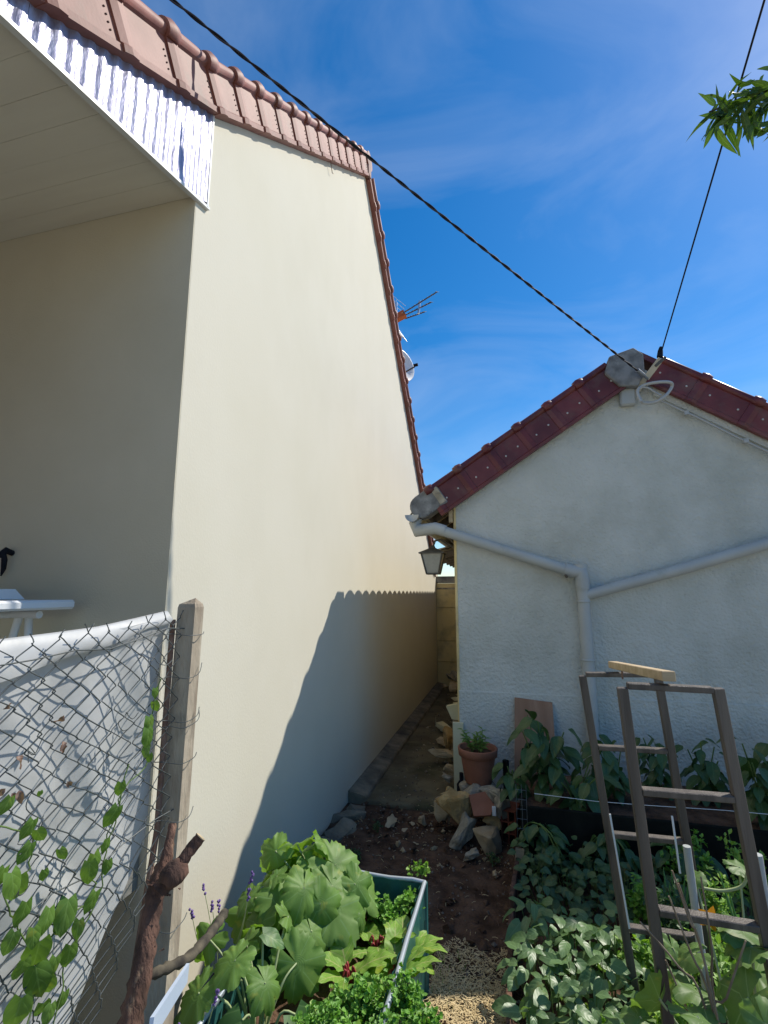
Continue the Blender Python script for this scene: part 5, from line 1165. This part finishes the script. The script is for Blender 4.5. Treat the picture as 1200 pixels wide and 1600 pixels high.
for k in range(15000):
    x = rr.uniform(-.37, -.08); y = 1.2 + 1.2 * rr.random(); y -= .1 * noise.noise(Vector((x * 9, 0, 0))); a = rr.uniform(0, 6.3); L_ = rr.uniform(.006, .026)
    if y > 2.22 and rr.random() < .6: continue
    c = Vector((x, y, .012 + rr.random() * .02)); d = Vector((math.cos(a), math.sin(a), rr.uniform(-.15, .2))); s = d.cross(Vector((0, 0, 1))) * rr.uniform(.0008, .002)
    g.add([c - s, c + s, c + d * L_ + s * .7, c + d * L_ - s * .7], [(0, 1, 2, 3)])
g.obj('straw_mulch', 'straw', kind='stuff', label='pale straw mulch on the sunlit path beside the planter', cat='mulch')
g = G()
for k in range(150):
    x = rr.choice([rr.uniform(-.37, -.33), rr.uniform(-.37, -.25)]); y = rr.uniform(1.5, 2.35); c = Vector((x, y, .0)); d = Vector((rr.uniform(-.3, .3), rr.uniform(-.3, .3), 1)); h = rr.uniform(.02, .06)
    g.add([c, c + Vector((.003, 0, 0)), c + d * h], [(0, 1, 2)])
g.obj('grass_tufts', 'leaf_lime', kind='stuff', label='thin grass blades along the planter foot', cat='grass')

# clods, broken crumbs and small weeds worked into the soil of the path
def crumbs(name, mt, n, area, smin, smax, label, cat, seed, zb=0.0):
    rr = random.Random(seed); g = G()
    for k in range(n):
        x = rr.uniform(area[0], area[1]); y = rr.uniform(area[2], area[3]); s = smin + (smax - smin) * rr.random() ** 3
        dirs = [Vector((rr.gauss(0, 1), rr.gauss(0, 1), rr.gauss(0, 1))).normalized() * s * rr.uniform(.7, 1.1) for _ in range(8)]
        bm = bmesh.new()
        for d in dirs: bm.verts.new(Vector((x, y, zb + s * .25)) + Vector((d.x, d.y, d.z * .7)))
        bmesh.ops.convex_hull(bm, input=bm.verts[:]); bm.verts.index_update()
        g.add([v.co.copy() for v in bm.verts], [[v.index for v in f.verts] for f in bm.faces]); bm.free()
    g.obj(name, mt, kind='stuff', label=label, cat=cat)
crumbs('soil_clods', 'soil', 420, (-1.15, -.08, 2.15, 3.72), .006, .035, 'dark soil clods on the path between planter and alley', 'soil clods', 3)
crumbs('rubble_crumbs', 'stone_tan', 90, (-.75, -.05, 3.0, 3.6), .005, .030, 'broken rubble crumbs strewn round the stone pile', 'rubble crumbs', 4)
crumbs('alley_crumbs', 'stone_grey', 110, (-1.0, -.46, 3.8, 8.0), .005, .035, 'broken crumbs lying on the alley floor', 'rubble crumbs', 5, .018)
for i, (a, b, lb) in enumerate([(590, 1300, 'tiny weed in the soil before the alley slab'), (770, 1352, 'little weed tuft at the foot of the hollow brick'), (560, 1345, 'tiny weed near the far planter rim on the soil')]):
    p = PZ(a, b, .0); feathery('small_weed', p, (.04, .04), .05, 5, 'leaf_cover', lb, 'weed', 140 + i, .016, 'small weeds on the path', 2, 8, lw=.6)
